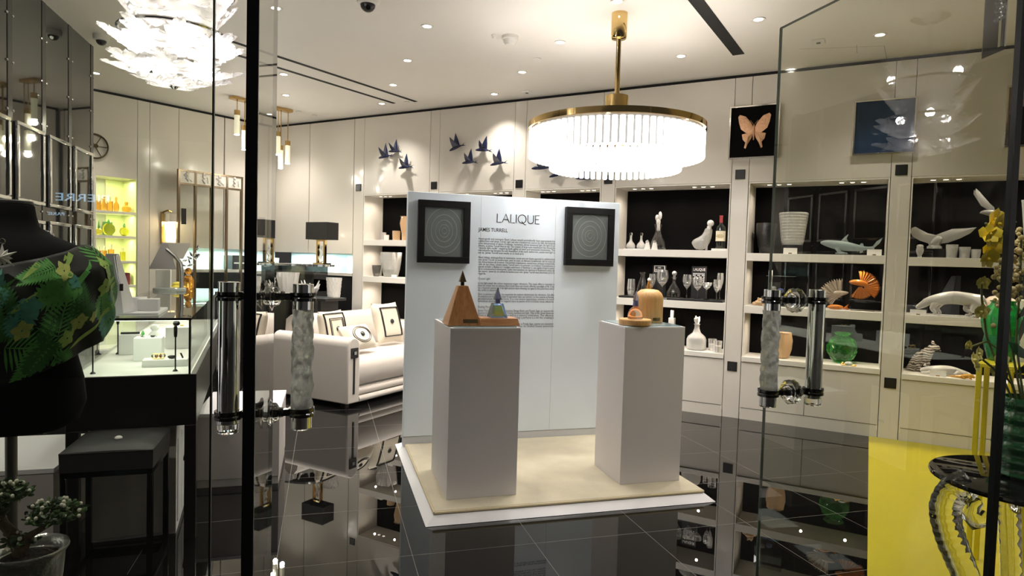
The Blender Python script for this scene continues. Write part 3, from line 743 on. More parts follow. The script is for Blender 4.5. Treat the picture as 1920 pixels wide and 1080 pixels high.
def glass(i, s, px, py, h, w, kind, name, label, cat, m=CRYS, off=.16, group=None, n=28, mod=None, t=.07):
    p, k_ = on1(i, s, px, py, off); H, W_ = h * k_, w * k_ / 2
    if kind in ('tumbler', 'vase', 'carafe'): q = open_glass(scaled(BODY[kind], H, W_), t)
    else: q = scaled(BODY[kind], H, W_)
    return one(name, label, cat, MB().lathe(q, n, mod=mod), m, p, A1, group, smooth=45)
THINC = thin_glass('thin_stemware', (.97, .97, .97), .10, .62, .35, .04)
def stem(i, px, py, h, w, kind, label, off):
    p, k_ = on1(i, 1, px, py, off); p.z += TRAY_H; H, W_ = h * k_, w * k_ / 2
    cat = {'coupe': 'coupe glass', 'flute': 'flute glass'}.get(kind, 'wine glass'); z0 = .55 if kind == 'coupe' else (.34 if kind == 'flute' else .36)
    t = thing(cat.replace(' ', '_'), label, cat, p, A1, 'stemware on the long black tray')
    B = BODY[kind]
    obj('foot', MB().lathe(scaled([q for q in B if q[1] <= z0], H, W_), 24), CRYS, t)
    obj('bowl', MB().lathe(scaled([(.09, z0)] + [q for q in B if q[1] > z0], H, W_), 28, cap=False), THINC, t)
    obj('frosted_motif', MB().lathe(scaled([(.02, z0 + .02), (.35, z0 + .10), (.60, z0 + .17), (.58, z0 + .19), (.05, z0 + .17)], H, W_), 20), FROST, t)

# ---- unit right of the panel: top shelf
t, m = put(4, 0, 1192, 465, 'tray', 'small white tray under the two little flasks', 'tray', .15)
obj('board', MB().box(-19 * m * 1.1, 19 * m * 1.1, -.05, .05, 0, .008), WHITE, t, bevel=.002)
for px, s in ((1182.5, 'left'), (1202, 'right')):
    p, m = on1(4, 0, px, 463, .15); p.z += .0085
    t = thing('flask', 'frosted bulb flask with tall stopper, %s of the pair on the white tray' % s, 'flask', p, A1, 'bulb flasks on the white tray')
    q = scaled(BODY['flask'], 30 * m, 8.5 * m); obj('body', MB().lathe(q[:7], 24), FROST, t); obj('stopper', MB().lathe(q[6:], 16), CRYS, t)
for px, py, h, s in ((1213.5, 467, 18, 'left'), (1227, 468, 18, 'right')):
    p, m = on1(4, 0, px, py, .06)
    t = thing('shaker', 'small frosted glass shaker in front of the tall decanter, %s one' % s, 'shaker', p, A1, 'shakers before the tall decanter')
    q = scaled(BODY['shaker'], h * m, 6 * m); obj('body', MB().lathe(q[:3], 20), FROSTW, t); obj('cap', MB().lathe(q[2:], 16), CHROME, t)
t, m = put(4, 0, 1233, 467, 'decanter', 'clear wide-bottomed decanter with a figure stopper beside the white tray', 'decanter', .2)
obj('body', MB().lathe(open_glass(scaled([(.55, 0), (.95, .03), (1, .12), (.9, .26), (.6, .48), (.36, .68), (.34, .8), (.52, 1)], 48 * m, 16 * m)), 32), CRYS, t)
k = MB().ell(4.2 * m, 3.4 * m, 7 * m, (-.5 * m, 0, 52 * m)).ell(3.6 * m, 3 * m, 6 * m, (-3 * m, 0, 60 * m)).ell(3.4 * m, 3 * m, 8 * m, (2.5 * m, 0, 64 * m)).cyl(3 * m, 36 * m, 48 * m)
obj('stopper', k, FROSTW, t)
t, m = put(4, 0, 1317, 468.5, 'decanter', 'tilted duck-shaped clear decanter with round stopper beside the wine bottle', 'decanter', .18)
K = SC(m, m, m)
rings = []
for (x, z, r, ry) in ((-20, 14, 1.5, 5), (-16, 12, 9, 10), (-8, 12, 12, 14), (2, 15, 14.5, 14), (7, 24, 11, 11), (9.5, 34, 8, 8), (11, 43, 7, 7)):
    a = .15 + (z - 12) / 31 * 1.35
    rings.append([((x - math.sin(a) * r * math.cos(q)) * m, ry * math.sin(q) * m, (max(.3, z + math.cos(a) * r * math.cos(q))) * m) for q in [2 * PI * j / 20 for j in range(20)]])
obj('body', MB().loft(rings), CRYSR, t, subs=1); obj('stopper', MB().ell(6.3 * m, 6.3 * m, 6.3 * m, (13 * m, 0, 51 * m)).cyl(4 * m, 38 * m, 46 * m, c=(11 * m, 0)), FROSTW, t)
obj('motif', MB().ell(6 * m, 5 * m, 9 * m, (9 * m, -2 * m, 28 * m)).cyl(2.2 * m, 1 * m, 20 * m, c=(8 * m, -4 * m)), FROST, t)
t, m = put(4, 0, 1350, 470, 'wine_bottle', 'dark wine bottle with red capsule and cream label at the shelf end', 'bottle', .17)
obj('base', MB().box(-14 * m, 14 * m, -10 * m, 10 * m, 0, 4 * m), CARD, t, bevel=.002)
B = scaled(BODY['bottle'], 62 * m, 8.6 * m); B = [(r, z + 4.1 * m) for r, z in B]
obj('body', MB().lathe(B[:6], 28), mat('bottle_glass', (.012, .016, .012), .06), t)
obj('capsule', MB().lathe([(r * 1.06, z) for r, z in B[5:]], 24), mat('red_capsule', (.42, .05, .06), .35), t)
k = MB(); k.lathe([(B[1][0] * 1.012, 18 * m), (B[1][0] * 1.012, 37 * m)], 28, cap=False); o = obj('label', k, mat('cream_label', (.85, .78, .60), .7), t)
k = MB()
for z, w_ in ((29, 5), (26.5, 7), (24, 4)): k.box(-w_ * m, w_ * m, -B[1][0] * 1.02, -B[1][0] * .9, z * m, (z + 1) * m)
obj('label_print', k, mat('gold_print', (.5, .35, .12), .5), o)

# ---- unit right of the panel: middle shelf, long black tray
TRAY_H = .022
pa, m = on1(4, 1, 1166, 553, .12); pb, _ = on1(4, 1, 1358, 567, .12)
t = thing('serving_tray', 'long low black tray lettered along its edge under the stemware', 'tray', (pa + pb) / 2, A1)
Lh = (pb - pa).length / 2
obj('board', MB().box(-Lh, Lh, -.105, .14, 0, TRAY_H), BLACK, t, bevel=.002)
k = MB(); text_into(k, 'LALIQUE', .021, (-.10, -.1055, .004)); obj('lettering', k, WINK, t, smooth=0)
TRAY_H += .0006
def on_tray(name, label, cat, px, py, off):
    p, m = on1(4, 1, px, py, off); p.z += TRAY_H; return thing(name, label, cat, p, A1), m
t, m = on_tray('tumbler', 'tall clear highball tumbler at the left end of the black tray', 'tumbler', 1183, 551, .12)
obj('body', MB().lathe(open_glass(scaled([(.7, 0), (.78, .02), (1, .4), (.86, 1)], 31 * m, 7.5 * m)), 24, cap=False), THINC, t); obj('frosted_motif', MB().lathe(scaled([(.6, .02), (.7, .28), (.1, .3)], 31 * m, 7.5 * m), 16), FROST, t)
t, m = on_tray('carafe', 'clear flared carafe beside the highball tumbler', 'carafe', 1204, 550, .2)
obj('body', MB().lathe(open_glass(scaled(BODY['carafe'], 44 * m, 10.5 * m), .05), 28), CRYS, t)
t, m = on_tray('bottle', 'small amber bottle with pale stopper half hidden by the wooden dome', 'bottle', 1216, 553, .10)
obj('body', MB().lathe(scaled([(.9, 0), (1, .05), (.9, .4), (.45, .7), (.4, .8)], 36 * m, 5.5 * m), 20), AMBER, t); obj('stopper', MB().ell(3 * m, 3 * m, 3.4 * m, (0, 0, 31.5 * m)), CARD, t)
stem(4, 1222, 552, 42, 13, 'wine', 'clear wine glass right of the flared carafe', .17)
stem(4, 1241, 556, 50, 22, 'wine', 'largest clear wine glass, behind the wooden dome', .17)
stem(4, 1287, 562, 44, 17, 'wine', 'clear wine glass right of the stoppered decanter', .17)
stem(4, 1307, 566, 40, 19, 'wine', 'broad clear wine glass before the black lettered card', .17)
stem(4, 1324, 566, 32, 20, 'coupe', 'shallow clear coupe glass near the right end of the tray', .08)
stem(4, 1343, 567, 38, 14, 'flute', 'short clear flute glass at the tray end', .12)
stem(4, 1349, 563, 50, 12, 'flute', 'tall clear flute glass at the tray end, behind the short one', .19)
t, m = on_tray('decanter', 'clear conical decanter with ball stopper in the middle of the tray', 'decanter', 1263, 555, .18)
obj('body', MB().lathe(open_glass(scaled([(.9, 0), (1, .03), (.98, .28), (.6, .52), (.26, .74), (.24, .9), (.46, 1)], 38 * m, 14 * m), .05), 32), CRYS, t)
obj('stopper', MB().ell(4.6 * m, 4.6 * m, 4.6 * m, (0, 0, 45 * m)).cyl(2.4 * m, 34 * m, 42 * m), CRYSR, t)
for px, py, w_, h_, off, label, lines in ((1309, 558, 22, 60, .25, 'black card with white letters standing behind the wine glasses', ['LALIQUE']), (1235, 552, 20, 58, .248, 'black card with a framed white caption behind the largest wine glass', ['100', 'POINTS'])):
    t, m = on_tray('display_card', label, 'card', px, py, off)
    obj('card', MB().box(-w_ * m * .62, w_ * m * .62, 0, .006, 0, h_ * m), BLACK, t, smooth=0)
    k = MB(); x0 = -w_ * m * .5
    if len(lines) == 1:
        text_into(k, 'LALIQUE', 7 * m, (x0, -.0006, h_ * m * .86), fit=w_ * m)
        for a in range(8):
            for b in range(6):
                if (a * 7 + b * 5 + a * b) % 3: k.box(x0 + w_ * m * a / 8, x0 + w_ * m * (a + .6) / 8, -.0008, .0002, h_ * m * (.50 + .05 * b), h_ * m * (.53 + .05 * b))
    else:
        text_into(k, '100', 4.4 * m, (x0 + 6 * m, -.0006, h_ * m * .9)); text_into(k, 'POINTS', 4.4 * m, (x0 + 2 * m, -.0006, h_ * m * .82))
        for z in (.79, .975): k.box(x0, x0 + 20 * m, -.0008, .0002, h_ * m * z, h_ * m * (z + .015))
        for x in (0, 19): k.box(x0 + x * m, x0 + (x + 1) * m, -.0008, .0002, h_ * m * .79, h_ * m * .99)
    obj('lettering', k, WINK, t, smooth=0)
# ---- unit right of the panel: sill
t, m = put(4, 2, 1258, 652, 'bottle', 'slim frosted square-necked bottle behind the right pedestal', 'bottle', .2)
obj('body', MB().box(-5.5 * m, 5.5 * m, -5 * m, 5 * m, 0, 54 * m), FROST, t, bevel=.004); obj('cap', MB().cyl(3.4 * m, 54 * m, 68 * m, 20), CRYSR, t)
t, m = put(4, 2, 1305, 659, 'decanter', 'squat frosted decanter with a flame stopper on the sill', 'decanter', .14)
obj('body', MB().lathe(scaled([(.92, 0), (1, .05), (1, .40), (.86, .52), (.42, .66), (.26, .82), (.24, .95), (.34, 1)], 48 * m, 18 * m), 36, mod=lambda a, t_: 1 + .015 * math.sin(a * 18)), FROST, t)
k = MB().cyl(3.4 * m, 44 * m, 50 * m, 16)
for a, h, r in ((0, 62, 4), (1.3, 60, 5), (2.5, 63, 4.4), (3.8, 59, 5.5), (5.1, 61, 4.2)): k.tube([(0, 0, 48 * m), (r * .6 * math.cos(a) * m, r * .6 * math.sin(a) * m, 55 * m), (r * math.cos(a) * m, r * math.sin(a) * m, h * m)], [3 * m, 3 * m, 1 * m], 8)
obj('flame_stopper', k, FROSTW, t)
for px, py, off, s in ((1335, 662, .17, 'rear'), (1345, 664, .06, 'front')):
    t, m = put(4, 2, px, py, 'tumbler', 'clear tumbler with frosted base beside the flame-stoppered decanter, %s of the pair' % s, 'tumbler', off, 0, 'pair of tumblers on the sill')
    obj('body', MB().lathe(open_glass(scaled(BODY['tumbler'], 22 * m, 8 * m)), 24, cap=False), THINC, t); obj('frosted_base', MB().lathe(scaled([(.84, .03), (.9, .55), (.1, .56)], 22 * m, 8 * m), 20), FROSTW, t)

# ---- unit left of the panel
def relief_mod(f1, f2, amp): return lambda a, t_: 1 + amp * noise.noise(Vector((math.cos(a) * f1, math.sin(a) * f1, t_ * f2)))
glass(1, 0, 718, 449, 15, 12, 'tumbler', 'votive', 'small white glass votive, left one on the upper shelf left of panel', 'votive', FROST, .22)
glass(1, 0, 725, 450, 10, 9, 'tumbler', 'votive', 'smallest white glass votive, in front on the upper shelf left of panel', 'votive', FROSTW, .14)
glass(1, 0, 743, 450, 18, 15, 'tumbler', 'votive', 'tan glass votive on the upper shelf left of panel', 'votive', TAN, .18)
glass(1, 0, 760, 450, 45, 20, 'vase', 'vase', 'tall tan ribbed vase cut off by the white panel edge', 'vase', TAN, .14, n=48, mod=lambda a, t_: 1 + .14 * math.sin(t_ * 24) )
glass(1, 1, 705.5, 517, 21, 17, 'vase', 'vase', 'small smoky crystal vase beside the large carved vase', 'vase', SMOKE, .09)
glass(1, 1, 733, 519, 46, 40, 'vase', 'vase', 'large carved crystal vase left of the white panel', 'vase', CRYSR, .16, n=72, mod=relief_mod(5, 9, .18))
t, m = put(1, 1, 739, 520, 'label_card', 'tiny white card before the large carved crystal vase', 'card', .04); obj('card', MB().box(-6 * m, 6 * m, -.004, 0, 0, 5 * m), CARD, t)

# ---- right door glass unit: top shelf
glass(5, 0, 1437, 474, 57, 40, 'vase', 'vase', 'dark smoky crystal vase at the left of the shark shelf', 'vase', mat('black_crystal', (.03, .03, .03), .12, trans=.3, bump=.6, bs=50), .26, n=40, mod=lambda a, t_: 1 + .03 * math.sin(a * 8) * math.sin(t_ * 40))
t, m = put(5, 0, 1485, 474, 'vase', 'clear crystal vase with horizontal bands on a black base', 'vase', .18)
obj('base', MB().cyl(18 * m, 0, 17 * m, 32), BLACK, t, bevel=.002)
q = [(.70, 0), (.74, .04)] + [(.74 + .26 * z + (.035 if k_ % 2 else 0), z) for k_, z in enumerate([.1 + .045 * j for j in range(20)])] + [(.98, 1)]
obj('body', MB().lathe([(r, z + 17.2 * m) for r, z in open_glass(scaled(q, 60 * m, 25 * m), .14)], 40, mod=lambda a, t_: 1 + .02 * math.sin(a * 10)), CRYSR, t)
for px, py, s in ((1481.5, 475, 'before the banded crystal vase'), (1639, 479, 'by the tail of the crystal shark')):
    t, m = put(5, 0, px, py, 'label_card', 'white price card ' + s, 'card', .05); obj('card', MB().box(-12 * m, 12 * m, -.005, 0, 0, 11 * m), CARD, t); obj('gold_clip', MB().box(-3 * m, 3 * m, -.007, -.005, 0, 2 * m), DGOLD, t)
def body_loft(rows, n=16, m=1, K=None):       # rows: x, z, half-height, half-depth
    return [[(x * m, hd * math.cos(2 * PI * j / n) * m, (z + hh * math.sin(2 * PI * j / n)) * m) for j in range(n)] for x, z, hh, hd in rows]
SHARKM = mat('blue_grey_crystal', (.50, .60, .60), .16, trans=.55, ior=1.45)
t, m = put(5, 0, 1591, 478, 'shark_figure', 'pale blue-grey crystal shark swimming on the upper shelf', 'figurine', .17)
m *= .86
t.location.z += 2.5 * m
obj('body', MB().loft(body_loft([(-57, 24, 1, 1), (-54, 24, 4, 4), (-45, 23, 7, 6.5), (-30, 20, 10, 9), (-12, 17.5, 11.5, 9), (8, 15, 9, 7), (24, 12.5, 6, 4.5), (36, 12.5, 3.4, 2.4), (42, 14, 3, 1.6), (44, 15, 2, 1)], 18, m)), SHARKM, t, subs=1)
K = lambda out, c, th: MB().lens([(x * m, z * m) for x, z in out], (c[0] * m, c[1] * m), th * m)
obj('dorsal_fin', K([(-18, 26), (-10, 36), (-3, 43), (-2, 42), (-5, 34), (-1, 25)], (-9, 29), 2), SHARKM, t)
obj('tail_fin', K([(36, 14), (46, 18), (52, 28), (63, 36), (58, 24), (48, 14), (52, 2), (48, 3), (40, 10)], (44, 15), 1.8), SHARKM, t)
obj('rear_fin', K([(18, 16), (23, 24), (27, 23), (29, 14), (27, 4), (22, 2)], (24, 13), 2), SHARKM, t)
for s in (-1, 1): 
    o = obj('side_fin', K([(-28, 13), (-20, 15), (-12, 3), (-2, 0), (-14, 0), (-22, 4)], (-20, 9), 1.5), SHARKM, t, (0, s * 7 * m, 0)); o.rotation_euler = (s * -.35, 0, 0)
obj('wave_base', MB().lathe(scaled([(1, 0), (1.05, .5), (.8, 1)], 3.5 * m, 12 * m), 24, T(-14 * m, 0, 0)), SHARKM, t)
# middle shelf
t, m = put(5, 1, 1424, 572, 'frog_figure', 'small tan crystal frog at the shelf end beside the door handle', 'figurine', .06)
m *= .9; t.location.z += .002
k = MB().ell(10 * m, 9 * m, 6 * m, (0, 0, 6 * m)).ell(7 * m, 6 * m, 5 * m, (2 * m, -2 * m, 11 * m)).ell(2 * m, 2 * m, 2 * m, (-2 * m, -5 * m, 15 * m)).ell(2 * m, 2 * m, 2 * m, (5 * m, -5 * m, 15 * m))
for s in (-1, 1): k.ell(6 * m, 3.5 * m, 4 * m, (s * 9 * m, 0, 3.8 * m)).ell(2.2 * m, 5 * m, 1.6 * m, (s * 8 * m, -6 * m, 1.7 * m))
obj('body', k, TAN, t, smooth=60)
t, m = put(5, 1, 1462, 575, 'display_case', 'small glass display box with blue crystal pieces behind the door handle', 'display case', .2)
w_, h_ = 24 * m, 68 * m
obj('glass_box', MB().box(-w_, w_, -.08, .08, .012, h_), GLASSC, t, smooth=0); obj('base', MB().box(-w_, w_, -.08, .08, 0, .0118), BLACK, t)
obj('lid', MB().box(-w_, w_, -.08, .08, h_ * .82, h_ * .83), mat('shelf_glass', (.8, .9, .9), .1, trans=.8), t)
obj('back_card', MB().box(-w_ * .98, -w_ * .7, .06, .078, .0125, h_ * .98), CARD, t)
for x, z, r, c in ((-8, 10, 7, (.08, .12, .35)), (4, 9, 9, (.10, .18, .42)), (12, 8, 8, (.2, .65, .7)), (0, 26, 6, (.12, .15, .4)), (-12, 30, 5, (.5, .5, .5))):
    obj('crystal_piece', MB().ell(r * m, r * m * .8, r * m * .8, (x * m, 0, (z + 3) * m)), mat('piece_%d' % int(x * 10 + 500), c, .15, trans=.4), t)
def fan_fin(R, a0, a1, n, wav, sx=1):        # rippled fan: radial sheet with thickness
    k = MB(); b = k.b; rows = []
    for side in (0, 1):
        L = []
        for j in range(7):
            q = j / 6; row = []
            for i in range(n + 1):
                a = a0 + (a1 - a0) * i / n; r = R * (.12 + .88 * q) * (1 + .07 * math.sin(i * 1.9) * q)
                row.append(b.verts.new((r * math.cos(a) * sx, wav * q * math.sin(i * .95) + (.0025 if side else -.0025), r * math.sin(a))))
            L.append(row)
        rows.append(L)
    f, bk = rows
    for j in range(6):
        for i in range(n):
            b.faces.new((f[j][i], f[j][i + 1], f[j + 1][i + 1], f[j + 1][i])); b.faces.new((bk[j][i + 1], bk[j][i], bk[j + 1][i], bk[j + 1][i + 1]))
    for i in range(n):
        b.faces.new((f[6][i], f[6][i + 1], bk[6][i + 1], bk[6][i])); b.faces.new((f[0][i + 1], f[0][i], bk[0][i], bk[0][i + 1]))
    for j in range(6):
        b.faces.new((f[j][0], f[j + 1][0], bk[j + 1][0], bk[j][0])); b.faces.new((f[j + 1][n], f[j][n], bk[j][n], bk[j + 1][n]))
    return k
def fish(px, py, label, mt, flip, lift, body, fins, stand):
    t, m = put(5, 1, px, py, 'fish_figure', label, 'figurine', .17)
    if stand: obj('clear_stand', MB().box(-20 * m, 20 * m, -.05, .05, 0, lift * m), mat('acrylic', (.95, .97, .97), .02, trans=1, ior=1.3), t)
    o = obj('body', MB().loft(body_loft(body, 14, m)), mt, t, (0, 0, lift * m), subs=1)
    for R, a0, a1, x, z, w_ in fins:
        obj('fin', fan_fin(R * m, a0, a1, 44, w_ * m), mt, t, (x * m, 0, (z + lift) * m), smooth=60)
    return t, m
fish(1617, 582, 'orange crystal fighting fish with a raised fan tail on a clear stand', ORANGE, 1, 20, [(-25, 33, 1, 1), (-21, 33, 4, 3.5), (-12, 33, 6, 5), (0, 31, 6, 4.5), (8, 29, 4, 3)],
     [(27, .45, 1.75, -4, 26, 1.3), (27, -.75, .6, -2, 24, 1.2), (25, -2.2, -.7, -6, 27, 1)], True)
fish(1570, 575, 'pale frosted crystal fish fan behind the lying orange fish', mat('pale_crystal', (.62, .52, .42), .25, trans=.55, ior=1.4), 1, 6, [(18, 26, 1, 1), (12, 25, 4, 4), (0, 24, 6, 5), (-8, 24, 4, 3)],
     [(38, 1.5, 3.0, 4, 12, 1.3), (26, 3.0, 4.2, 3, 24, 1)], False)
t, m = put(5, 1, 1566, 581, 'fish_figure', 'orange crystal fish lying flat before the pale fish', 'figurine', .09)
obj('body', MB().loft(body_loft([(-14, 5, 1, 1), (-10, 5, 4, 5), (0, 5.5, 5, 8), (9, 5, 4, 5), (14, 5, 1.5, 2)], 14, m)), ORANGE, t, subs=1)
obj('tail_fin', MB().lens([(12 * m, 3 * m), (22 * m, 12 * m), (20 * m, 6 * m), (23 * m, 1 * m)], (16 * m, 5 * m), 2 * m), ORANGE, t)
# sill
t, m = put(5, 2, 1466, 674, 'vase', 'tan carved crystal vase half hidden by the carved door grip', 'vase', .16)
obj('body', MB().lathe(open_glass(scaled([(.55, 0), (.7, .04), (.95, .35), (1, .7), (.85, .95), (.9, 1)], 48 * m, 17 * m), .12), 48, mod=relief_mod(3, 6, .16)), TAN, t)
t, m = put(5, 2, 1577, 686, 'vase', 'round green crystal vase with large facets on the sill', 'vase', .22)
R = 27.5 * m
k = MB(); bmesh.ops.create_icosphere(k.b, subdivisions=4, radius=1)
cen = [Vector((math.cos(a + b_ * .4) * math.cos(e), math.sin(a + b_ * .4) * math.cos(e), math.sin(e))) for b_, e in enumerate((-1.0, -.5, 0, .5, .95)) for a in [2 * PI * j / 9 for j in range(9)]]
for v in k.b.verts:
    d = max(c.dot(v.co.normalized()) for c in cen); s_ = 1.0 - 1.7 * max(0, d - .925)
    v.co *= s_; v.co = Vector((v.co.x * R, v.co.y * R, (max(-.86, min(.93, v.co.z)) + .86) * R * 1.1))
obj('body', k, GREENG, t, smooth=0)
obj('rim', MB().lathe([(.55 * R, 1.92 * R), (.62 * R, 2.0 * R), (.66 * R, 2.06 * R), (.5 * R, 2.06 * R), (.42 * R, 1.92 * R)], 32, cap=False), GREENG, t)
t, m = put(5, 2, 1591, 689, 'turtle_figure', 'small gold and clear crystal turtle before the green vase', 'figurine', .03)
m *= .8
obj('shell', MB().ell(9 * m, 7 * m, 5 * m, (0, 0, 5 * m)), CRYSR, t); k = MB().ell(3 * m, 3 * m, 2.4 * m, (-13 * m, 0, 5 * m))
for x in (-8, 8):
    for s in (-1, 1): k.ell(6 * m, 2.4 * m, 1.6 * m, (x * m * 1.3, s * 7 * m, 1.7 * m))
obj('limbs', k, mat('gold_leafed_glass', (.8, .5, .15), .25, .6), t)

# ---- far right unit: top shelf
t, m = put(6, 0, 1751, 483, 'tail_figure', 'frosted crystal whale tail with spread flukes on a black block', 'figurine', .18)
obj('block', MB().box(-17 * m, 17 * m, -.06, .06, 0, 17 * m), mat('black_block', (.012, .011, .010), .08), t, bevel=.002)
Lm = lambda out, c, th: MB().lens([(x * m, z * m) for x, z in out], (c[0] * m, c[1] * m), th * m)
k = MB().loft(body_loft([(-9, 19, 2, 6), (-8, 22, 4, 7), (-3, 28, 9, 7), (3, 32, 10, 7), (8, 34, 8, 5), (12, 35, 3, 3)], 16, m))
obj('stalk', k, FROST, t, subs=1)
obj('fluke', Lm([(4, 42), (-12, 46), (-32, 58), (-38, 56), (-40, 48), (-36, 40), (-24, 32), (-10, 27), (0, 26)], (-22, 43), 5), FROST, t)
obj('fluke', Lm([(0, 42), (10, 47), (26, 54), (46, 55), (63, 57), (54, 46), (38, 36), (22, 29), (8, 26)], (24, 42), 5), FROST, t)
obj('water_base', MB().lathe(scaled([(1, 0), (.9, .4), (.7, .6), (.8, 1)], 10 * m, 12 * m), 20, T(0, 0, 17.2 * m), mod=lambda a, t_: 1 + .12 * math.sin(a * 6 + t_ * 4)), FROST, t)
def owl(px, py, h, off, label):
    t, m = put(6, 0, px, py, 'owl_figure', label, 'figurine', off); s_ = h * m
    obj('body', MB().lathe(scaled([(.5, 0), (.62, .05), (.5, .12), (.75, .25), (1, .5), (.95, .68), (.8, .74), (.95, .85), (.7, .97), (.2, 1)], s_, s_ * .26), 24), FROST, t, smooth=60)
    k = MB()
    for s in (-1, 1): k.ell(s_ * .07, s_ * .03, s_ * .07, (s * s_ * .1, -s_ * .23, s_ * .85))
    k.ell(s_ * .03, s_ * .05, s_ * .05, (0, -s_ * .25, s_ * .78)); obj('face', k, FROSTW, t)
owl(1724, 483, 24, .05, 'small frosted crystal owl left of the whale tail block')
for px, py, h, w_, s in ((1784, 485, 25, 20, 'largest'), (1808, 486, 21, 19, 'middle'), (1829, 487, 17, 16, 'smallest')):
    t, m = put(6, 0, px, py, 'votive', 'frosted patterned votive glass right of the whale tail, %s of three' % s, 'votive', .10, 0, 'three votives in a row')
    obj('body', MB().lathe(open_glass(scaled([(.82, 0), (.86, .03), (.98, .9), (1, 1)], h * m, w_ * m / 2), .1), 32, mod=relief_mod(6, 8, .05)), CRYSR, t); obj('frosted_core', MB().lathe(scaled([(.7, .12), (.84, .75), (.1, .76)], h * m, w_ * m / 2), 24), FROSTW, t)
t, m = put(6, 0, 1858, 486, 'eagle_figure', 'grey crystal eagle with raised wings on a stand behind the yellow flowers', 'figurine', .2)
EAG = mat('grey_crystal', (.42, .41, .40), .25, trans=.45)
obj('stand', MB().cyl(12 * m, 0, 3 * m, 24).cyl(1.5 * m, 3 * m, 78 * m, 10), BLACK, t)
obj('body', MB().loft(body_loft([(-22, 86, .6, .6), (-17, 88, 4, 4), (-8, 86, 6, 6), (6, 84, 9, 8), (18, 80, 7, 6), (30, 72, 3, 5), (36, 68, 1, 5)], 14, m)), EAG, t, subs=1)
for s in (-1, 1):
    k = MB()
    for j in range(9):
        a = .25 + j * .13; k.lens([(x * m, z * m) for x, z in ((2 - j, 86 + j), (-8 - j * 3.4 + 8, 96 + j * 3.6), (-12 - j * 3.9 + 8, 100 + j * 3.9), (-14 - j * 3.7 + 8, 98 + j * 3.2), (-6 - j * 2, 88 + j * 1.5))], ((-6 - j * 2) * m, (94 + j * 2) * m), 1.2 * m, T(0, s * 4 * m, 0) @ RZ(s * .5))
    obj('wing', k, EAG, t)

# ---- far right unit: middle shelf panther, sill tiger and cats
def quad_rows(rows, m): return body_loft(rows, 18, m)
def panther(px, py, label, off, s_=1.0, slot=1, lying=False):
    t, m = put(6, slot, px, py, 'panther_figure', label, 'figurine', off); m *= s_
    b_ = MB(); bm_ = b_.b
    pts, rad, edges = [], [], []
    def P(x, y, z, r): pts.append((x * m, y * m, z * m)); rad.append(r * m); return len(pts) - 1
    def chain(a, *q):
        for c in q: i = P(*c); edges.append((a, i)); a = i
        return a
    if not lying:
        hip = P(36, 0, 34, 13); edges_ = []
        a = chain(hip, (18, 0, 34, 13), (-4, 0, 36, 14), (-22, 0, 36, 15), (-36, 0, 28, 9), (-44, 0, 20, 7.5), (-52, 0, 15, 5.5), (-57, 0, 12, 3.2))
        sh = 3
        for s, dx in ((-1, 0), (1, 9)):
            chain(3, (-26 + dx, s * 8, 24, 7), (-32 + dx, s * 8, 13, 4.5), (-24 + dx, s * 8, 4, 3.4), (-30 + dx, s * 8, 2.6, 2.8))
            chain(0, (38 - dx, s * 8, 24, 9), (30 - dx, s * 8, 14, 5.5), (42 - dx, s * 8, 8, 3.6), (38 - dx, s * 8, 3.4, 3.2), (31 - dx, s * 8, 2.8, 2.8))
        chain(0, (46, 0, 38, 5), (52, 4, 28, 3), (54, 6, 17, 2.6), (52, 8, 7, 2.4))
    else:
        P(32, 0, 14, 11); chain(0, (16, 0, 12, 11), (-4, 0, 13, 11), (-20, 0, 13, 9), (-30, 0, 11, 7.5), (-40, -2, 9, 6), (-46, -3, 7, 3.5))
        for s in (-1, 1):
            chain(3, (-22, s * 8, 8, 5), (-32, s * 9, 3.6, 3.4), (-44, s * 9, 3, 2.8))
            chain(0, (28, s * 9, 8, 8), (16, s * 12, 5, 5), (30, s * 13, 3, 3), (18, s * 13, 2.8, 2.6))
        chain(0, (42, 0, 9, 4), (52, 4, 3.5, 2.6), (62, 2, 3, 2.4))
    me = bpy.data.meshes.new('body'); me.from_pydata(pts, edges, []); me.update()
    o = bpy.data.objects.new('body', me); COL.objects.link(o); o.parent = t; me.materials.append(FROST)
    d = o.modifiers.new('skin', 'SKIN'); d.use_smooth_shade = True
    for v, r in zip(me.skin_vertices[0].data, rad): v.radius = (r, r)
    me.skin_vertices[0].data[0].use_root = True
    d = o.modifiers.new('soft', 'SUBSURF'); d.levels = 2; d.render_levels = 2
    hx, hz = ((-46, 21) if not lying else (-38, 14)); k = MB()
    for s in (-1, 1): k.lens([((hx - 2) * m, (hz + 4) * m), ((hx + 4) * m, (hz + 4) * m), ((hx + 2) * m, (hz + 10) * m)], (hx * m, (hz + 6) * m), 1.5 * m, T(0, s * 4 * m, 0))
    obj('ears', k, FROST, t)
    return t, m
t, m = panther(1783, 592, 'large frosted crystal panther prowling with lowered head on the middle shelf', .11)
k = MB()
for i in range(23):
    x = -62 + i * 5; k.lathe(scaled([(1, 0), (.8, .7), (.2, 1)], (1.5 + (i * 7 % 3) * .6) * m, 5 * m), 8, T(x * m, ((i * 5) % 7 - 3) * 3 * m, 0))
o = obj('grassy_base', k, FROSTW, t)
t, m = put(6, 1, 1878, 601, 'panther_figure', 'second frosted crystal cat back behind the bright green vase', 'figurine', .27)
obj('body', MB().loft(body_loft([(-34, 10, 4, 5), (-30, 20, 16, 11), (-12, 26, 18, 13), (8, 24, 17, 13), (26, 18, 15, 10), (34, 10, 6, 5)], 18, m)), mat('rose_crystal', (.80, .66, .54), .35, trans=.4), t, subs=1)
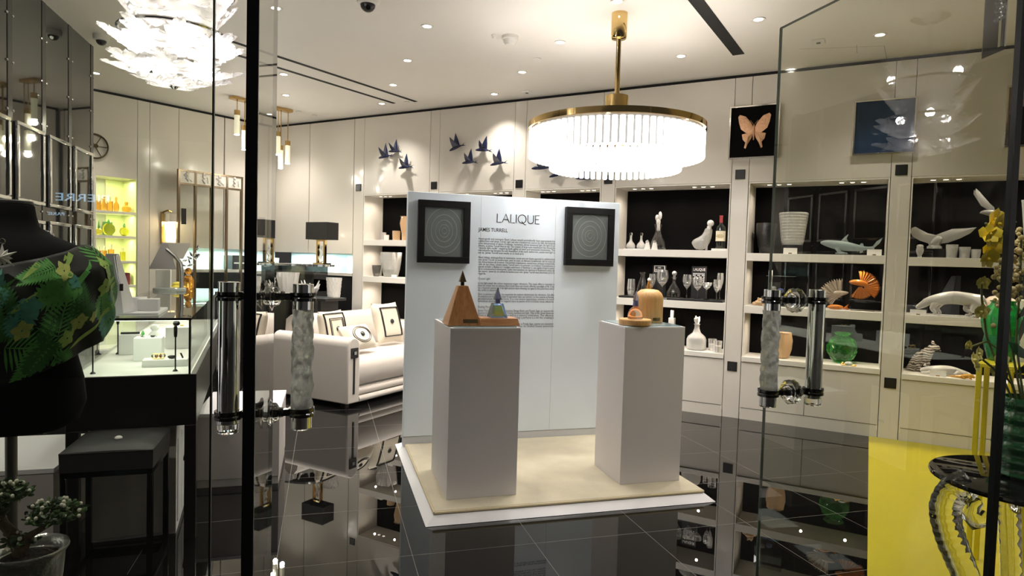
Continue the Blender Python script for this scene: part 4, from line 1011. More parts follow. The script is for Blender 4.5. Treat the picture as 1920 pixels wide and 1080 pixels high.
obj('legs', MB().loft(body_loft([(-30, 8, 8, 8), (-20, 5, 5, 8), (0, 4, 4, 7), (16, 5, 5, 8), (28, 8, 8, 8)], 14, m)), FROST, t, subs=1)
t, m = put(6, 1, 1721, 594, 'label_card', 'white price card before the head of the prowling panther', 'card', .035); obj('card', MB().box(-13 * m, 13 * m, -.005, 0, 0, 10 * m), CARD, t); obj('gold_clip', MB().box(-3 * m, 3 * m, -.007, -.005, 0, 2 * m), DGOLD, t)
t, m = put(6, 2, 1727, 700, 'tiger_figure', 'seated striped crystal tiger on the sill looking right', 'figurine', .27); t.location.z += .5 * m
pts, rad, edges = [], [], []
def P_(x, y, z, r): pts.append((x * m, y * m, z * m)); rad.append(r * m); return len(pts) - 1
def ch_(a, *q):
    for c in q: i = P_(*c); edges.append((a, i)); a = i
    return a
P_(-12, 0, 12, 13); ch_(0, (-6, 0, 22, 13), (4, 0, 32, 11), (12, 0, 40, 8.5), (18, -1, 47, 9), (23, -3, 45, 6), (27, -4, 43, 4))
for s in (-1, 1):
    ch_(2, (8, s * 6, 20, 5), (10, s * 6, 8, 4), (13, s * 6, 3.5, 3.6)); ch_(0, (-10, s * 9, 9, 8), (2, s * 11, 4, 4))
ch_(0, (-22, -4, 5, 3.2), (-20, -9, 4, 2.6), (-10, -14, 3, 2.4))
me = bpy.data.meshes.new('body'); me.from_pydata(pts, edges, []); o = bpy.data.objects.new('body', me); COL.objects.link(o); o.parent = t
def tiger_mat():
    mt, n, b = newmat('striped_crystal'); tc = n.nodes.new('ShaderNodeTexCoord'); wv = n.nodes.new('ShaderNodeTexWave'); wv.inputs['Scale'].default_value = 14; wv.inputs['Distortion'].default_value = 9; wv.bands_direction = 'Z'
    rp = n.nodes.new('ShaderNodeValToRGB'); rp.color_ramp.elements[0].color = (.10, .085, .07, 1); rp.color_ramp.elements[1].color = (.58, .52, .46, 1); rp.color_ramp.elements[0].position = .35; rp.color_ramp.elements[1].position = .6
    n.links.new(tc.outputs['Object'], wv.inputs['Vector']); n.links.new(wv.outputs['Fac'], rp.inputs[0]); n.links.new(rp.outputs[0], b.inputs['Base Color']); b.inputs['Roughness'].default_value = .25; b.inputs['Transmission Weight'].default_value = .35; return mt
TIG = tiger_mat(); me.materials.append(TIG)
d = o.modifiers.new('skin', 'SKIN'); d.use_smooth_shade = True
for v, r in zip(me.skin_vertices[0].data, rad): v.radius = (r, r)
me.skin_vertices[0].data[0].use_root = True
d = o.modifiers.new('soft', 'SUBSURF'); d.levels = 2; d.render_levels = 2
k = MB()
for s in (-1, 1): k.ell(2.6 * m, 1.2 * m, 3 * m, (16 * m, s * 6 * m - 1 * m, 55 * m))
obj('ears', k, TIG, t)
k = MB().ell(2.2 * m, 3 * m, 1.6 * m, (27 * m, -4 * m, 41 * m)); 
for s in (-1, 1): k.ell(1 * m, 1 * m, 1 * m, (24 * m, s * 3 * m - 5 * m, 48 * m))
obj('face', k, mat('dark_marking', (.05, .04, .035), .4), t)
panther(1770, 708, 'frosted crystal cat lying in front of the seated tiger', .12, .85, 2, True)
t, m = put(6, 2, 1758, 709, 'label_card', 'white price card on the sill before the lying cat', 'card', .03); obj('card', MB().box(-13 * m, 13 * m, -.005, 0, 0, 11 * m), CARD, t); obj('gold_clip', MB().box(-3 * m, 3 * m, -.007, -.005, 0, 2 * m), DGOLD, t)
t, m = put(6, 2, 1806, 712, 'lizard_figure', 'amber crystal lizard on the sill edge right of the price card', 'figurine', .025)
m *= .8
k = MB().tube([(-28 * m, 0, 3 * m), (-16 * m, 3 * m, 3.5 * m), (-4 * m, -2 * m, 5 * m), (8 * m, 2 * m, 7 * m), (16 * m, 0, 8 * m), (22 * m, -2 * m, 5 * m)], [1.2 * m, 2.4 * m, 4.4 * m, 5.2 * m, 4.6 * m, 2 * m], 12)
for x in (-4, 9):
    for s in (-1, 1): k.tube([(x * m, 0, 5 * m), ((x + 3) * m, s * 7 * m, 4 * m), ((x + 7) * m, s * 7 * m, 1.2 * m)], [2.4 * m, 1.8 * m, 1 * m], 8)
obj('body', k, mat('amber_crystal', (.95, .55, .10), .2, trans=.55), t)

# ================================================================ PICTURES AND BIRDS ON THE SHELF WALL
FR = mat('chrome_frame', (.75, .72, .68), .12, 1)
def wall_box(u0, u1, z0, z1, label, inner):
    t = thing('framed_picture', label, 'picture', P1((u0 + u1) / 2, -.001, (z0 + z1) / 2), A1); a, b = (u1 - u0) / 2, (z1 - z0) / 2; f = .014; d = .055
    k = MB().box(-a, a, -d, 0, b - f, b).box(-a, a, -d, 0, -b, -b + f).box(-a, -a + f, -d, 0, -b + f, b - f).box(a - f, a, -d, 0, -b + f, b - f)
    obj('frame', k, FR, t, bevel=.0015); obj('ground', MB().box(-a + f, a - f, -.035, -.004, -b + f, b - f), inner, t, smooth=0); return t, a, b
t, a, b = wall_box(5.408, 5.868, 2.556, 3.066, 'chrome framed black picture with a gold butterfly relief', BLACKV)
BF = mat('rose_gold_relief', (.72, .42, .25), .3, .7, bump=.7, bs=60)
for s in (-1, 1):
    up = [(0, .03), (.03, .09), (.08, .15), (.135, .17), (.15, .15), (.14, .09), (.12, .03), (.07, -.01), (0, -.01)]
    lo = [(0, .0), (.06, -.01), (.11, -.02), (.10, -.07), (.075, -.10), (.085, -.15), (.07, -.16), (.05, -.11), (.02, -.06)]
    obj('wing', MB().lens([(s * x, z) for x, z in up], (s * .06, .07), .012), BF, t, (0, -.048, 0)); obj('wing', MB().lens([(s * x, z) for x, z in lo], (s * .05, -.05), .012), BF, t, (0, -.048, 0))
k = MB().tube([(0, -.05, -.08), (0, -.053, 0), (0, -.053, .06)], [.005, .010, .007], 10)
for s in (-1, 1): k.tube([(0, -.053, .06), (s * .02, -.053, .09), (s * .035, -.05, .11)], .0018, 6)
obj('butterfly_body', k, BF, t)
t, a, b = wall_box(6.49, 6.972, 2.536, 3.02, 'framed deep blue picture seen through the right glass door', mat('deep_blue_art', (.012, .035, .085), .3, var=.6, vs=5))
t, a, b = wall_box(7.595, 8.07, 2.54, 3.04, 'framed pink and black picture at the far right of the wall', mat('pink_black_art', (.40, .28, .27), .4, var=.3, vs=4))
obj('dark_motif', MB().prism([(-.21, -.23), (-.21, .02), (-.12, .08), (-.02, -.06), (.06, .02), (.2, -.12), (.2, -.23)], .004, None, -.039), BLACK, t)
BIRD = mat('deep_blue_crystal', (.030, .036, .085), .18, trans=.2, ior=1.45)
bird0 = None
BL = [(722, 293, 1, 0, 'lowest left bird, first from the corner'), (740, 283, .9, .25, 'highest of the three nearest the corner'), (760, 313, 1, .1, 'lowest of the three nearest the corner'),
      (856, 276, 1, -.3, 'high bird left of the middle group'), (880, 304, .95, .15, 'low bird in the middle group'), (906, 281, 1, .35, 'high bird right of the middle group'),
      (934, 306, 1, 0, 'low bird at the right of the middle group'), (1016, 314, 1.2, .2, 'bird at the left edge of the drum chandelier'), (1046, 327, 1, -.1, 'bird under the left rim of the drum chandelier'), (1096, 334, 1, .3, 'bird under the middle of the drum chandelier')]
for px, py, s_, rot, lab in BL:
    u, z = W1(px, py, -.05); loc = P1(u, 0, z)
    if bird0 is None:
        t = thing('wall_bird', '', 'wall bird', loc, A1)
        obj('body', MB().loft([[(x * .01, hd * math.cos(2 * PI * j / 12) * .01 - .05, (zz + hh * math.sin(2 * PI * j / 12)) * .01) for j in range(12)] for x, zz, hh, hd in ((-11, -2, .3, .3), (-9.6, -1.6, 1.2, 1.2), (-6, -.8, 2, 2), (-1, 0, 2.3, 2.2), (4, .4, 1.6, 1.6), (8, .5, .8, 1.0))]), BIRD, t, subs=1)
        obj('tail', MB().lens([(.07, .004), (.13, .03), (.10, .006), (.14, -.01), (.08, -.006)], (.09, .004), .004, T(0, -.05, 0)), BIRD, t)
        for s in (-1, 1):
            obj('wing', MB().lens([(-.045, .01), (-.03, .07), (-.005, .13), (.02, .175), (.028, .13), (.040, .075), (.045, .012)], (.01, .07), .007, T(0, -.05 + s * .012, 0) @ (RX(.15) if s > 0 else RX(1.0))), BIRD, t)
        obj('mount_pin', MB().cyl(.004, 0, .05, 8, T(0, 0, 0) @ RX(PI / 2)), CHROME, t); bird0 = t
    else: t = dup(bird0, loc, A1)
    t.scale = (s_, 1, s_); t.rotation_euler = (0, rot * .6, A1); t.rotation_mode = 'XYZ'
    t['label'] = 'dark blue crystal swallow on the wall, ' + lab; t['group'] = 'blue swallows on the wall'

# ================================================================ ON THE PEDESTALS
WOOD = wood_mat('warm_wood', (.42, .17, .055), (.62, .30, .11)); WOODL = wood_mat('pale_wood', (.62, .34, .12), (.78, .48, .20))
WOODH = wood_mat('warm_wood_lengthwise', (.42, .17, .055), (.62, .30, .11), vert=False)
yc = PLA.y + .16
def atp(px, py, Y): return PY(px, py, Y)
A = atp(834, 605, yc); B = atp(896, 604, yc); m = mpp(A)
t = thing('perfume_case', 'pyramid-shaped wooden perfume case with a brass tip on the left pedestal', 'perfume case', ((A.x + B.x) / 2, yc, PLz))
hw = (B.x - A.x) / 2; H = 73 * m; tw = 9.5 * m
obj('body', MB().hexa([(-hw, -hw, 0), (hw, -hw, 0), (hw, hw, 0), (-hw, hw, 0), (-tw, -tw, H), (tw, -tw, H), (tw, tw, H), (-tw, tw, H)]), WOOD, t, bevel=.003)
obj('tip_neck', MB().box(-3 * m, 3 * m, -3 * m, 3 * m, H, H + 7 * m), BLACK, t)
z = H + 7 * m; k = MB(); k.hexa([(-6.5 * m, -6.5 * m, z), (6.5 * m, -6.5 * m, z), (6.5 * m, 6.5 * m, z), (-6.5 * m, 6.5 * m, z), (-.3 * m, -.3 * m, z + 21 * m), (.3 * m, -.3 * m, z + 21 * m), (.3 * m, .3 * m, z + 21 * m), (-.3 * m, .3 * m, z + 21 * m)])
obj('brass_tip', k, mat('aged_brass', (.32, .24, .12), .25, 1), t)
sl = (hw - tw) / H
k = MB(); z0, z1 = 5 * m, 12 * m; y0, y1 = -hw + sl * z0 - .0015, -hw + sl * z1 - .0015; x0, x1 = -.1 * hw, .78 * hw
k.hexa([(x0, y0, z0), (x1, y0, z0), (x1, y0 + .003, z0), (x0, y0 + .003, z0), (x0, y1, z1), (x1, y1, z1), (x1, y1 + .003, z1), (x0, y1 + .003, z1)]); obj('brass_plate', k, mat('aged_brass', (.32, .24, .12), .25, 1), t)
bl, br = atp(893, 606, yc - .03), atp(967, 607, yc - .03); bw = (br.x - bl.x) / 2; bh = 14 * m
t = thing('perfume_stand', 'low wooden stand holding the blue pyramid bottle', 'stand', ((bl.x + br.x) / 2 + .004, yc - .03, PLz))
obj('body', MB().hexa([(-bw, -hw * .8, 0), (bw, -hw * .8, 0), (bw, hw * .8, 0), (-bw, hw * .8, 0), (-bw * .92, -hw * .62, bh), (bw * .92, -hw * .62, bh), (bw * .92, hw * .62, bh), (-bw * .92, hw * .62, bh)]), WOODH, t, bevel=.003)
c = atp(932, 597, yc - .03)
t = thing('perfume_bottle', 'blue-shouldered crystal pyramid perfume bottle on its low wooden stand', 'perfume bottle', (c.x, yc - .03, PLz + bh + .0005))
w0, w1, hb = 16.5 * m, 9.5 * m, 27 * m
BLU = mat('blue_crystal', (.42, .55, .85), .03, trans=.9)
obj('body', MB().hexa([(-w0, -w0, 0), (w0, -w0, 0), (w0, w0, 0), (-w0, w0, 0), (-w1, -w1, hb), (w1, -w1, hb), (w1, w1, hb), (-w1, w1, hb)]), BLU, t, bevel=.002)
obj('liquid', MB().hexa([(-w0 * .7, -w0 * .7, 2 * m), (w0 * .7, -w0 * .7, 2 * m), (w0 * .7, w0 * .7, 2 * m), (-w0 * .7, w0 * .7, 2 * m), (-w1 * .7, -w1 * .7, hb * .8), (w1 * .7, -w1 * .7, hb * .8), (w1 * .7, w1 * .7, hb * .8), (-w1 * .7, w1 * .7, hb * .8)]), YELP, t)
obj('collar', MB().box(-4 * m, 4 * m, -4 * m, 4 * m, hb, hb + 7 * m), mat('violet_collar', (.22, .22, .45), .15, .4), t)
z = hb + 7 * m; q = 6.5 * m
obj('stopper', MB().hexa([(-q, -q, z), (q, -q, z), (q, q, z), (-q, q, z), (-.4 * m, -.4 * m, z + 23 * m), (.4 * m, -.4 * m, z + 23 * m), (.4 * m, .4 * m, z + 23 * m), (-.4 * m, .4 * m, z + 23 * m)]), mat('violet_glass', (.30, .30, .42), .05, trans=.8), t)
# right pedestal
yc = PRA.y + .265
A, B = atp(1192, 598, yc), atp(1239, 598, yc); m = mpp(A); r = (B.x - A.x) / 2
t = thing('perfume_case', 'dome-shaped pale wooden perfume case on the right pedestal', 'perfume case', ((A.x + B.x) / 2, yc, PRz))
obj('body', MB().lathe([(r * .97, 0), (r, .004), (r, 44 * m), (r * .96, 50 * m), (r * .84, 56 * m), (r * .62, 60.5 * m), (r * .3, 62 * m), (.001, 62.2 * m)], 48), WOODL, t, smooth=50)
k = MB()
for j in range(9): a = -PI / 2 - .1 + j * .055; k.box(-.012, .012, -.0015, .0015, 4 * m, 10 * m, T((r + .001) * math.cos(a), (r + .001) * math.sin(a), 0) @ RZ(a + PI / 2) @ SC(.6, 1, 1))
obj('brass_plate', k, mat('aged_brass', (.32, .24, .12), .25, 1), t)
yb = PRA.y + .09; A, B = atp(1163.5, 601, yb), atp(1218, 601, yb); r = (B.x - A.x) / 2; mb = mpp(A)
t = thing('perfume_stand', 'round low wooden stand in front of the wooden dome', 'stand', ((A.x + B.x) / 2, yb, PRz))
obj('body', MB().lathe([(r * .98, 0), (r, .004), (r, 9 * mb), (r * .97, 10.5 * mb)], 48), WOODL, t)
c = atp(1191, 596, yb)
t = thing('perfume_bottle', 'dome-shaped amber perfume bottle with blue pointed stopper on a round stand', 'perfume bottle', (c.x, yb, PRz + 10.5 * mb + .0005))
obj('body', MB().lathe([(13.5 * mb, 0), (14.5 * mb, 2 * mb), (14 * mb, 10 * mb), (10.5 * mb, 18 * mb), (5 * mb, 23 * mb), (4 * mb, 24 * mb)], 32), mat('peach_glass', (.85, .55, .38), .03, trans=.9), t)
obj('collar', MB().lathe([(5 * mb, 24 * mb), (5.4 * mb, 26 * mb), (4.6 * mb, 34 * mb)], 24), mat('violet_collar', (.22, .22, .45), .15, .4), t)
obj('stopper', MB().lathe([(5.5 * mb, 34 * mb), (4.5 * mb, 41 * mb), (.4 * mb, 53 * mb)], 24), mat('lilac_glass', (.55, .55, .75), .03, trans=.85), t)

# ================================================================ THE LIT CORNER: COUNTER NICHE, LAMP, GLASS TABLE, SOFA
TEAL = mat('pale_aqua_back', (.66, .80, .78), .5)
k = MB().box(-1.0, .5, .30, .33, zb, zt); struct('trim_11', k, TEAL, O1, A1)
k = MB().box(sB - .1, LEN2 - .01, .30, .33, zb, zt + .02); struct('trim_12', k, TEAL, A2P, A2)
light('niche_light', 'AREA', P1(-.30, .15, zt - .01), 7, (.80, 1, .98), None, (0, 0, A1), shape='RECTANGLE', size=1.3, size_y=.06)
light('niche_light', 'AREA', P2((sB + LEN2) / 2, .15, zt - .01), 8, (.80, 1, .98), None, (0, 0, A2), shape='RECTANGLE', size=1.6, size_y=.06)
t = thing('back_counter', 'black back counter under the aqua lit niche in the corner', 'counter', O1, A1)
obj('body', MB().box(-1.0, .49, .02, .58, 0, zb - .04), BLACK, t); obj('top', MB().box(-1.0, .495, .0, .59, zb - .04, zb), LACQ, t)
t = thing('back_counter', 'black back counter behind the glass relief screen', 'counter', A2P, A2)
obj('body', MB().box(sB + .004, LEN2 - .37, .02, .58, 0, zb - .0402), BLACK, t); obj('top', MB().box(sB + .004, LEN2 - .37, 0, .59, zb - .04, zb), LACQ, t)
def on_counter(px, py, off): u, z = W1(px, py, off); p = P1(u, off, zb + .0005); return p, mpp(p)
for px, w_, h_, off, c, lab in ((515, 12, 22, .10, (.62, .56, .50), 'small printed leaflet stand in the aqua niche'), (535, 20, 7, .2, (.15, .35, .55), 'low blue glass dish in the aqua niche'), (563, 24, 9, .2, (.03, .06, .25), 'deep blue glass dish in the aqua niche')):
    p, m = on_counter(px, 492, off)
    if h_ > 20: one('leaflet_stand', lab, 'leaflet', MB().prism([(-w_ * m / 2, 0), (w_ * m / 2, 0), (w_ * m / 2, h_ * m), (-w_ * m / 2, h_ * m)], .02, RX(-.15), .0), mat('printed_card', c, .6, var=.3, vs=60), p + Vector((0, 0, .004)), A1)
    else: one('glass_dish', lab, 'dish', MB().lathe([(.3 * w_ * m / 2, 0), (w_ * m / 2, h_ * m * .8), (w_ * m / 2, h_ * m), (.25 * w_ * m, h_ * m * .3)], 28), mat('dish_%d' % px, c, .1, trans=.5), p, A1)
p, m = on_counter(640, 494, .24)
t = thing('glass_plaque', 'clear etched glass plaque at the right of the aqua niche', 'plaque', p, A1)
obj('plate', MB().box(-13 * m, 13 * m, 0, .012, 0, 32 * m), pane_mat('etched', (.85, .92, .92), .2), t, smooth=0)
obj('etching', MB().torus(9 * m, .002, T(0, -.003, 15 * m) @ RX(PI / 2), 24, 6, .3, 4), FROSTW, t)
for px, w_, h_, lab in ((440, 30, 26, 'black office printer behind the glass screen'), (490, 16, 14, 'black desk tray in the corner behind the left door')):
    u, z = W2(px, 490, .2); p = P2(u, .2, zb + .0005); m = mpp(p)
    t = thing('printer' if h_ > 20 else 'desk_tray', lab, 'printer' if h_ > 20 else 'tray', p, A2)
    obj('body', MB().box(-w_ * m / 2, w_ * m / 2, -.14, .09, 0, h_ * m), mat('office_black', (.02, .02, .022), .35), t, bevel=.006); obj('front_slot', MB().box(-w_ * m * .4, w_ * m * .4, -.145, -.13, h_ * m * .4, h_ * m * .5), CARD, t)

# rectangular black-shaded lamp, on the glass console
yc_ = 8.3
base = PN(603, 494, O1 + D1 * -.55, D1)
# console table: thick glass oval top on two tall crystal vases
cz = PN(560, 494, O1 + D1 * -.62, D1)
tz = cz.z; tc = P1((cz - O1).dot(U1), -.62, 0); mt_ = mpp(cz)
t = thing('glass_console', 'mirror-edged oval glass table behind the sofa in the corner', 'table', tc, A1)
obj('top', MB().lathe([(1, -.028), (1.0, -.022), (1.0, -.004), (.985, 0)], 64, SC(80 * mt_, .34, 1) @ T(0, 0, tz)), mat('mirror_edge', (.55, .57, .55), .06, .9), t, smooth=40)
obj('plinth', MB().box(-.5, .4, -.1, .2, 0, tz - .35), BLACK, t); obj('column', MB().box(-.42, .36, -.08, .16, tz - .35, tz - .029), pane_mat('dark_pane', (.25, .25, .25)), t)
p = PN(603, 492, O1 + D1 * -.62, D1); p = Vector((p.x, p.y, tz + .0005)); m = mpp(p)
t = thing('table_lamp', 'table lamp with wide black rectangular shade on a gold open frame', 'table lamp', p, A1)
obj('base', MB().box(-12 * m, 14 * m, -.07, .07, 0, .018), GOLD, t)
k = MB()
for x in (-10, 8): k.box((x - 1.8) * m, (x + 1.8) * m, -.02, .02, .0181, 46 * m)
k.box(-10 * m, 8 * m, -.02, .02, 43 * m, 46 * m); obj('gold_frame', k, GOLD, t, bevel=.002)
k = MB().tube([(-1 * m, 0, 4 * m), (-5 * m, 0, 12 * m), (1 * m, 0, 20 * m), (-4 * m, 0, 28 * m), (0, 0, 34 * m)], [3.4 * m, 3.2 * m, 3 * m, 2.6 * m, 1.2 * m], 10); obj('crystal_figure', k, FROST, t)
k = MB(); X, Z0, Z1 = 27 * m, 46 * m, 78 * m
k.box(-X, X, -.10, -.094, Z0, Z1).box(-X, X, .094, .10, Z0, Z1).box(-X, -X + .006, -.094, .094, Z0, Z1).box(X - .006, X, -.094, .094, Z0, Z1); k.box(-X + .006, X - .006, -.094, .094, Z1 - .03, Z1 - .024)
obj('shade', k, mat('black_shade', (.008, .007, .006), .7), t)
obj('bulb', MB().ell(.025, .025, .035, (0, 0, (Z0 + Z1) / 2)), CARD, t)

# big crystal vases on a low black table behind the sofa
LT = PN(590, 556, O1 + D1 * -1.0, D1); lz = LT.z
t = thing('side_table', 'low black table behind the sofa carrying carved crystal vases', 'table', P1(.62, -1.0, 0), A1)
obj('top', MB().box(-.85, .61, -.22, .12, lz - .03, lz), BLACK, t, bevel=.003)
for x in (-.75, .45): obj('leg', MB().box(x, x + .05, -.18, .10, 0, lz - .0305), BLACK, t)
def on_low(px, py, off): p = PN(px, py, O1 + D1 * off, D1); p = Vector((p.x, p.y, lz + .0005)); return p, mpp(p)
p, m = on_low(540, 552, -1.02); one('vase', 'large frosted crystal vase with carved figures, behind the sofa left', 'vase', MB().lathe(open_glass(scaled([(.5, 0), (.56, .03), (.8, .3), (.98, .8), (1, 1)], 42 * m, 20 * m), .12), 64, mod=relief_mod(6, 9, .20)), FROST, p, A1)
p, m = on_low(626, 552, -1.02); one('vase', 'studded frosted crystal vase behind the sofa, nearest the lamp', 'vase', MB().lathe(open_glass(scaled([(.62, 0), (.66, .03)] + [(.74 + .2 * z, z) for z in [.06 + .047 * j for j in range(20)]] + [(.97, 1)], 38 * m, 15 * m), .12), 60, mod=lambda a, t_: 1 + .07 * math.sin(a * 14) * math.sin(t_ * 38)), FROST, p, A1)
for px, lab in ((497, 'spiky frosted crystal bowl left of the carved figure vase'), (580, 'spiky frosted crystal bowl between the two vases')):
    p, m = on_low(px, 552, -1.05); k = MB().lathe([(8 * m, 0), (14 * m, 8 * m), (18 * m, 16 * m), (12 * m, 9 * m), (3 * m, 5 * m)], 24)
    for j in range(11): a = j * 2 * PI / 11; k.tube([(9 * m * math.cos(a), 9 * m * math.sin(a), 5 * m), (20 * m * math.cos(a), 18 * m * math.sin(a), (18 + 6 * (j % 3)) * m)], [4 * m, .8 * m], 7)
    one('crystal_bowl', lab, 'bowl', k, FROST, p, A1, smooth=50)

# ---- sofa
VELVET = mat('cream_velvet', (.52, .465, .41), .8, sheen=.5, var=.05, vs=5, bump=.08, bs=200)
SF = PZ(651, 763, .03); SA = PI / 4        # local x along the seat front (receding right), local -y is the way the sofa faces
t = thing('sofa', 'cream velvet sofa with rounded arms facing the shelves', 'sofa', (SF.x, SF.y, 0), SA)
AL = 1.06; AW = .17; SL = 1.62; AH = .70
pr_ = [(0, .05)] + [(0, AH - .09)] + [(AW / 2 - AW / 2 * math.cos(q), AH - .09 + .09 * math.sin(q)) for q in [PI * j / 8 for j in range(1, 8)]] + [(AW, AH - .09), (AW, .05)]
k = MB().prism(pr_, AL, None, 0); obj('arm', k, VELVET, t, smooth=50, bevel=.012)
k = MB().prism([(x + SL - AW, z) for x, z in pr_], AL, None, 0); obj('arm', k, VELVET, t, smooth=50, bevel=.012)
k = MB().box(AW * .5 - .012, AW * .5 + .012, -.006, .002, .14, AH - .19); o = obj('arm_inlay', k, BLACK, t)
k = MB().box(AW * .5 - .048, AW * .5 + .048, -.012, .002, AH - .20, AH - .10); k.torus(.018, .006, T(AW * .5, -.014, AH - .15) @ RX(PI / 2), 16, 6); obj('arm_badge', k, mat('onyx', (.01, .01, .01), .15), t, bevel=.003)
obj('badge_crystal', MB().box(AW * .5 - .016, AW * .5 + .016, -.02, -.012, AH - .166, AH - .134), CRYSR, t)
k = MB(); k.loft([[(x, y, z) for y, z in ((.10, .19), (.045, .22), (.02, .30), (.02, .38), (.05, .455), (.13, .485), (.7, .485), (.7, .19))] for x in (AW + .002, SL - AW - .002)]); obj('seat', k, VELVET, t, smooth=60)
k = MB(); k.loft([[(x, y + .03 + .03 * math.cos(a), z + .035 * math.sin(a)) for a in [2 * PI * j / 14 for j in range(14)] for y, z in ((.02, .145),)] for x in (AW + .002, SL - AW - .002)]); k.box(AW + .002, SL - AW - .002, .06, AL - .05, .06, .188); obj('base_roll', k, VELVET, t, smooth=50)
k = MB(); k.loft([[(x, y + .03 * math.cos(a) + .035, z + .03 * math.sin(a)) for a in [2 * PI * j / 14 for j in range(14)] for y, z in ((-.01, .075),)] for x in (AW + .002, SL - AW - .002)]); obj('base_roll', k, VELVET, t, smooth=50)
BH = PN(620, 556, (SF.x, SF.y, 0) , (1, -1, 0)).z
bk_ = [(AL - .28, .30), (AL - .24, .62), (AL - .20, .80), (AL - .15, .855), (AL - .08, .86), (AL - .01, .81), (AL, .70), (AL, .06), (AL - .2, .06)]
k = MB(); k.loft([[(x, y - .0, z) for y, z in bk_] for x in (AW + .002, SL - AW - .002)]); obj('backrest', k, VELVET, t, smooth=60)
k = MB()
for x in (.03, SL - .09):
    for y in (.06, AL - .12): k.box(x, x + .06, y, y + .06, 0, .05)
obj('feet', k, BLACK, t)
CUSH = mat('cream_linen', (.66, .59, .47), .85, sheen=.3, bump=.2, bs=260)
def cushion(px, py, size, hgt, tilt, yaw, label, motif, y=.50):
    L = Matrix.Translation((SF.x, SF.y, 0)) @ RZ(SA); zc_ = .505
    p = PN(px, py, (L @ Vector((0, y, 0))), L.to_3x3() @ Vector((0, -1, 0))); lx = max((L.inverted() @ p).x, AW + size + .035)
    t = thing('cushion', label, 'cushion', L @ Vector((lx, y, zc_)), SA + yaw, 'cushions on the cream sofa')
    k = MB(); b = k.b; n = 14
    for s in (-1, 1):
        g = [[b.verts.new((size * u * (1 - .06 * (1 - v * v)), s * (.004 + .075 * (1 - u ** 4) ** .6 * (1 - v ** 4) ** .6), hgt * v * (1 - .06 * (1 - u * u)))) for u in [-1 + 2 * i / n for i in range(n + 1)]] for v in [-1 + 2 * j / n for j in range(n + 1)]]
        for j in range(n):
            for i in range(n): b.faces.new((g[j][i], g[j][i + 1], g[j + 1][i + 1], g[j + 1][i]))
    bmesh.ops.remove_doubles(b, verts=b.verts, dist=.009)
    M_ = T(0, 0, hgt * .97) @ RX(-tilt); bmesh.ops.transform(b, matrix=M_, verts=b.verts)
    obj('cover', k, CUSH, t, smooth=60)
    def pillow_y(x, z): u, v = min(.99, abs(x / size)), min(.99, abs(z / hgt)); return -(.006 + .075 * (1 - u ** 4) ** .6 * (1 - v ** 4) ** .6)
    k = MB()
    def band(path, w_):
        for (x0, z0), (x1, z1) in zip(path, path[1:]):
            N_ = 6; q = [(x0 + (x1 - x0) * i / N_, z0 + (z1 - z0) * i / N_) for i in range(N_ + 1)]; k.tube([(x, pillow_y(x, z), z) for x, z in q], w_, 6, M_, .4)
    if motif == 'frame':
        a, c = size * .66, hgt * .70; band([(-a, -c), (a, -c), (a, c), (-a, c), (-a, -c)], .016)
    elif motif == 'double':
        for f, w_ in ((.82, .012), (.56, .008), (.47, .004)): a, c = size * f, hgt * f; band([(-a, -c), (a, -c), (a, c), (-a, c), (-a, -c)], w_)
    else:
        for f in (.62, .52): band([(size * f * math.cos(q), hgt * f * math.sin(q)) for q in [2 * PI * i / 28 for i in range(29)]], .005)
    obj('trim_pattern', k, mat('black_ribbon', (.012, .011, .011), .6), t)
    obj('button', MB().ell(.028, .014, .028, (0, pillow_y(0, 0) - .004, 0), m=M_), mat('black_button', (.03, .03, .03), .2), t)
cushion(608, 592, .19, .21, .22, .10, 'cream cushion with a double black square beside the carved door grip', 'double', .60)
cushion(668, 616, .22, .15, .62, .06, 'low cream cushion with a black circle, middle of the sofa', 'circle', .27)
cushion(726, 590, .21, .24, .30, -.05, 'cream cushion with one black square at the panel end of the sofa', 'frame')

# ================================================================ LEFT WALL NICHE, SCREEN, SCONCE
t = thing('perfume_niche', 'lit yellow-green wall niche of perfume shelves at the left', 'display niche', P2(n0, 0), A2)
NW = n1 - n0; LIT_LIME = mat('lit_lime_back', (.66, .72, .40), .5)  # yellow-green light of the niche put into the panel colour
obj('back_panel', MB().box(.002, NW * .55, .38, .395, .3, nzt - .002), mat('grey_back', (.42, .43, .36), .3), t); obj('lit_panel', MB().box(NW * .55 + .001, NW - .012, .36, .395, .3, nzt - .002), LIT_LIME, t)
for a, b in ((.002, .012), (NW - .012, NW - .002)): obj('side_panel', MB().box(a, b, .002, .36, .3, nzt - .002), LIT_LIME if a > .1 else CREAM, t)
obj('sill_board', MB().box(.002, NW - .002, 0, .38, .28, .30), CREAM, t)
NS = []
for py in (397, 442.5, 489, 534.5):
    u, z = W2(230, py, 0); NS.append(z); obj('shelf_board', MB().box(.012, NW - .012, .0, .358, z - .03, z), CREAM, t, bevel=.001)
light('niche_strip', 'AREA', (NW / 2, .12, nzt - .02), 3, (.95, 1, .6), t, shape='RECTANGLE', size=NW * .8, size_y=.05)
for z in NS: light('niche_strip', 'AREA', (NW / 2, .12, z - .035), 2.2, (.95, 1, .6), t, shape='RECTANGLE', size=NW * .8, size_y=.05)
def onn(s, px, off): u, z = W2(px, 400 + 45 * s, off); p = P2(u, off, NS[s] + .0005); return p, mpp(p)
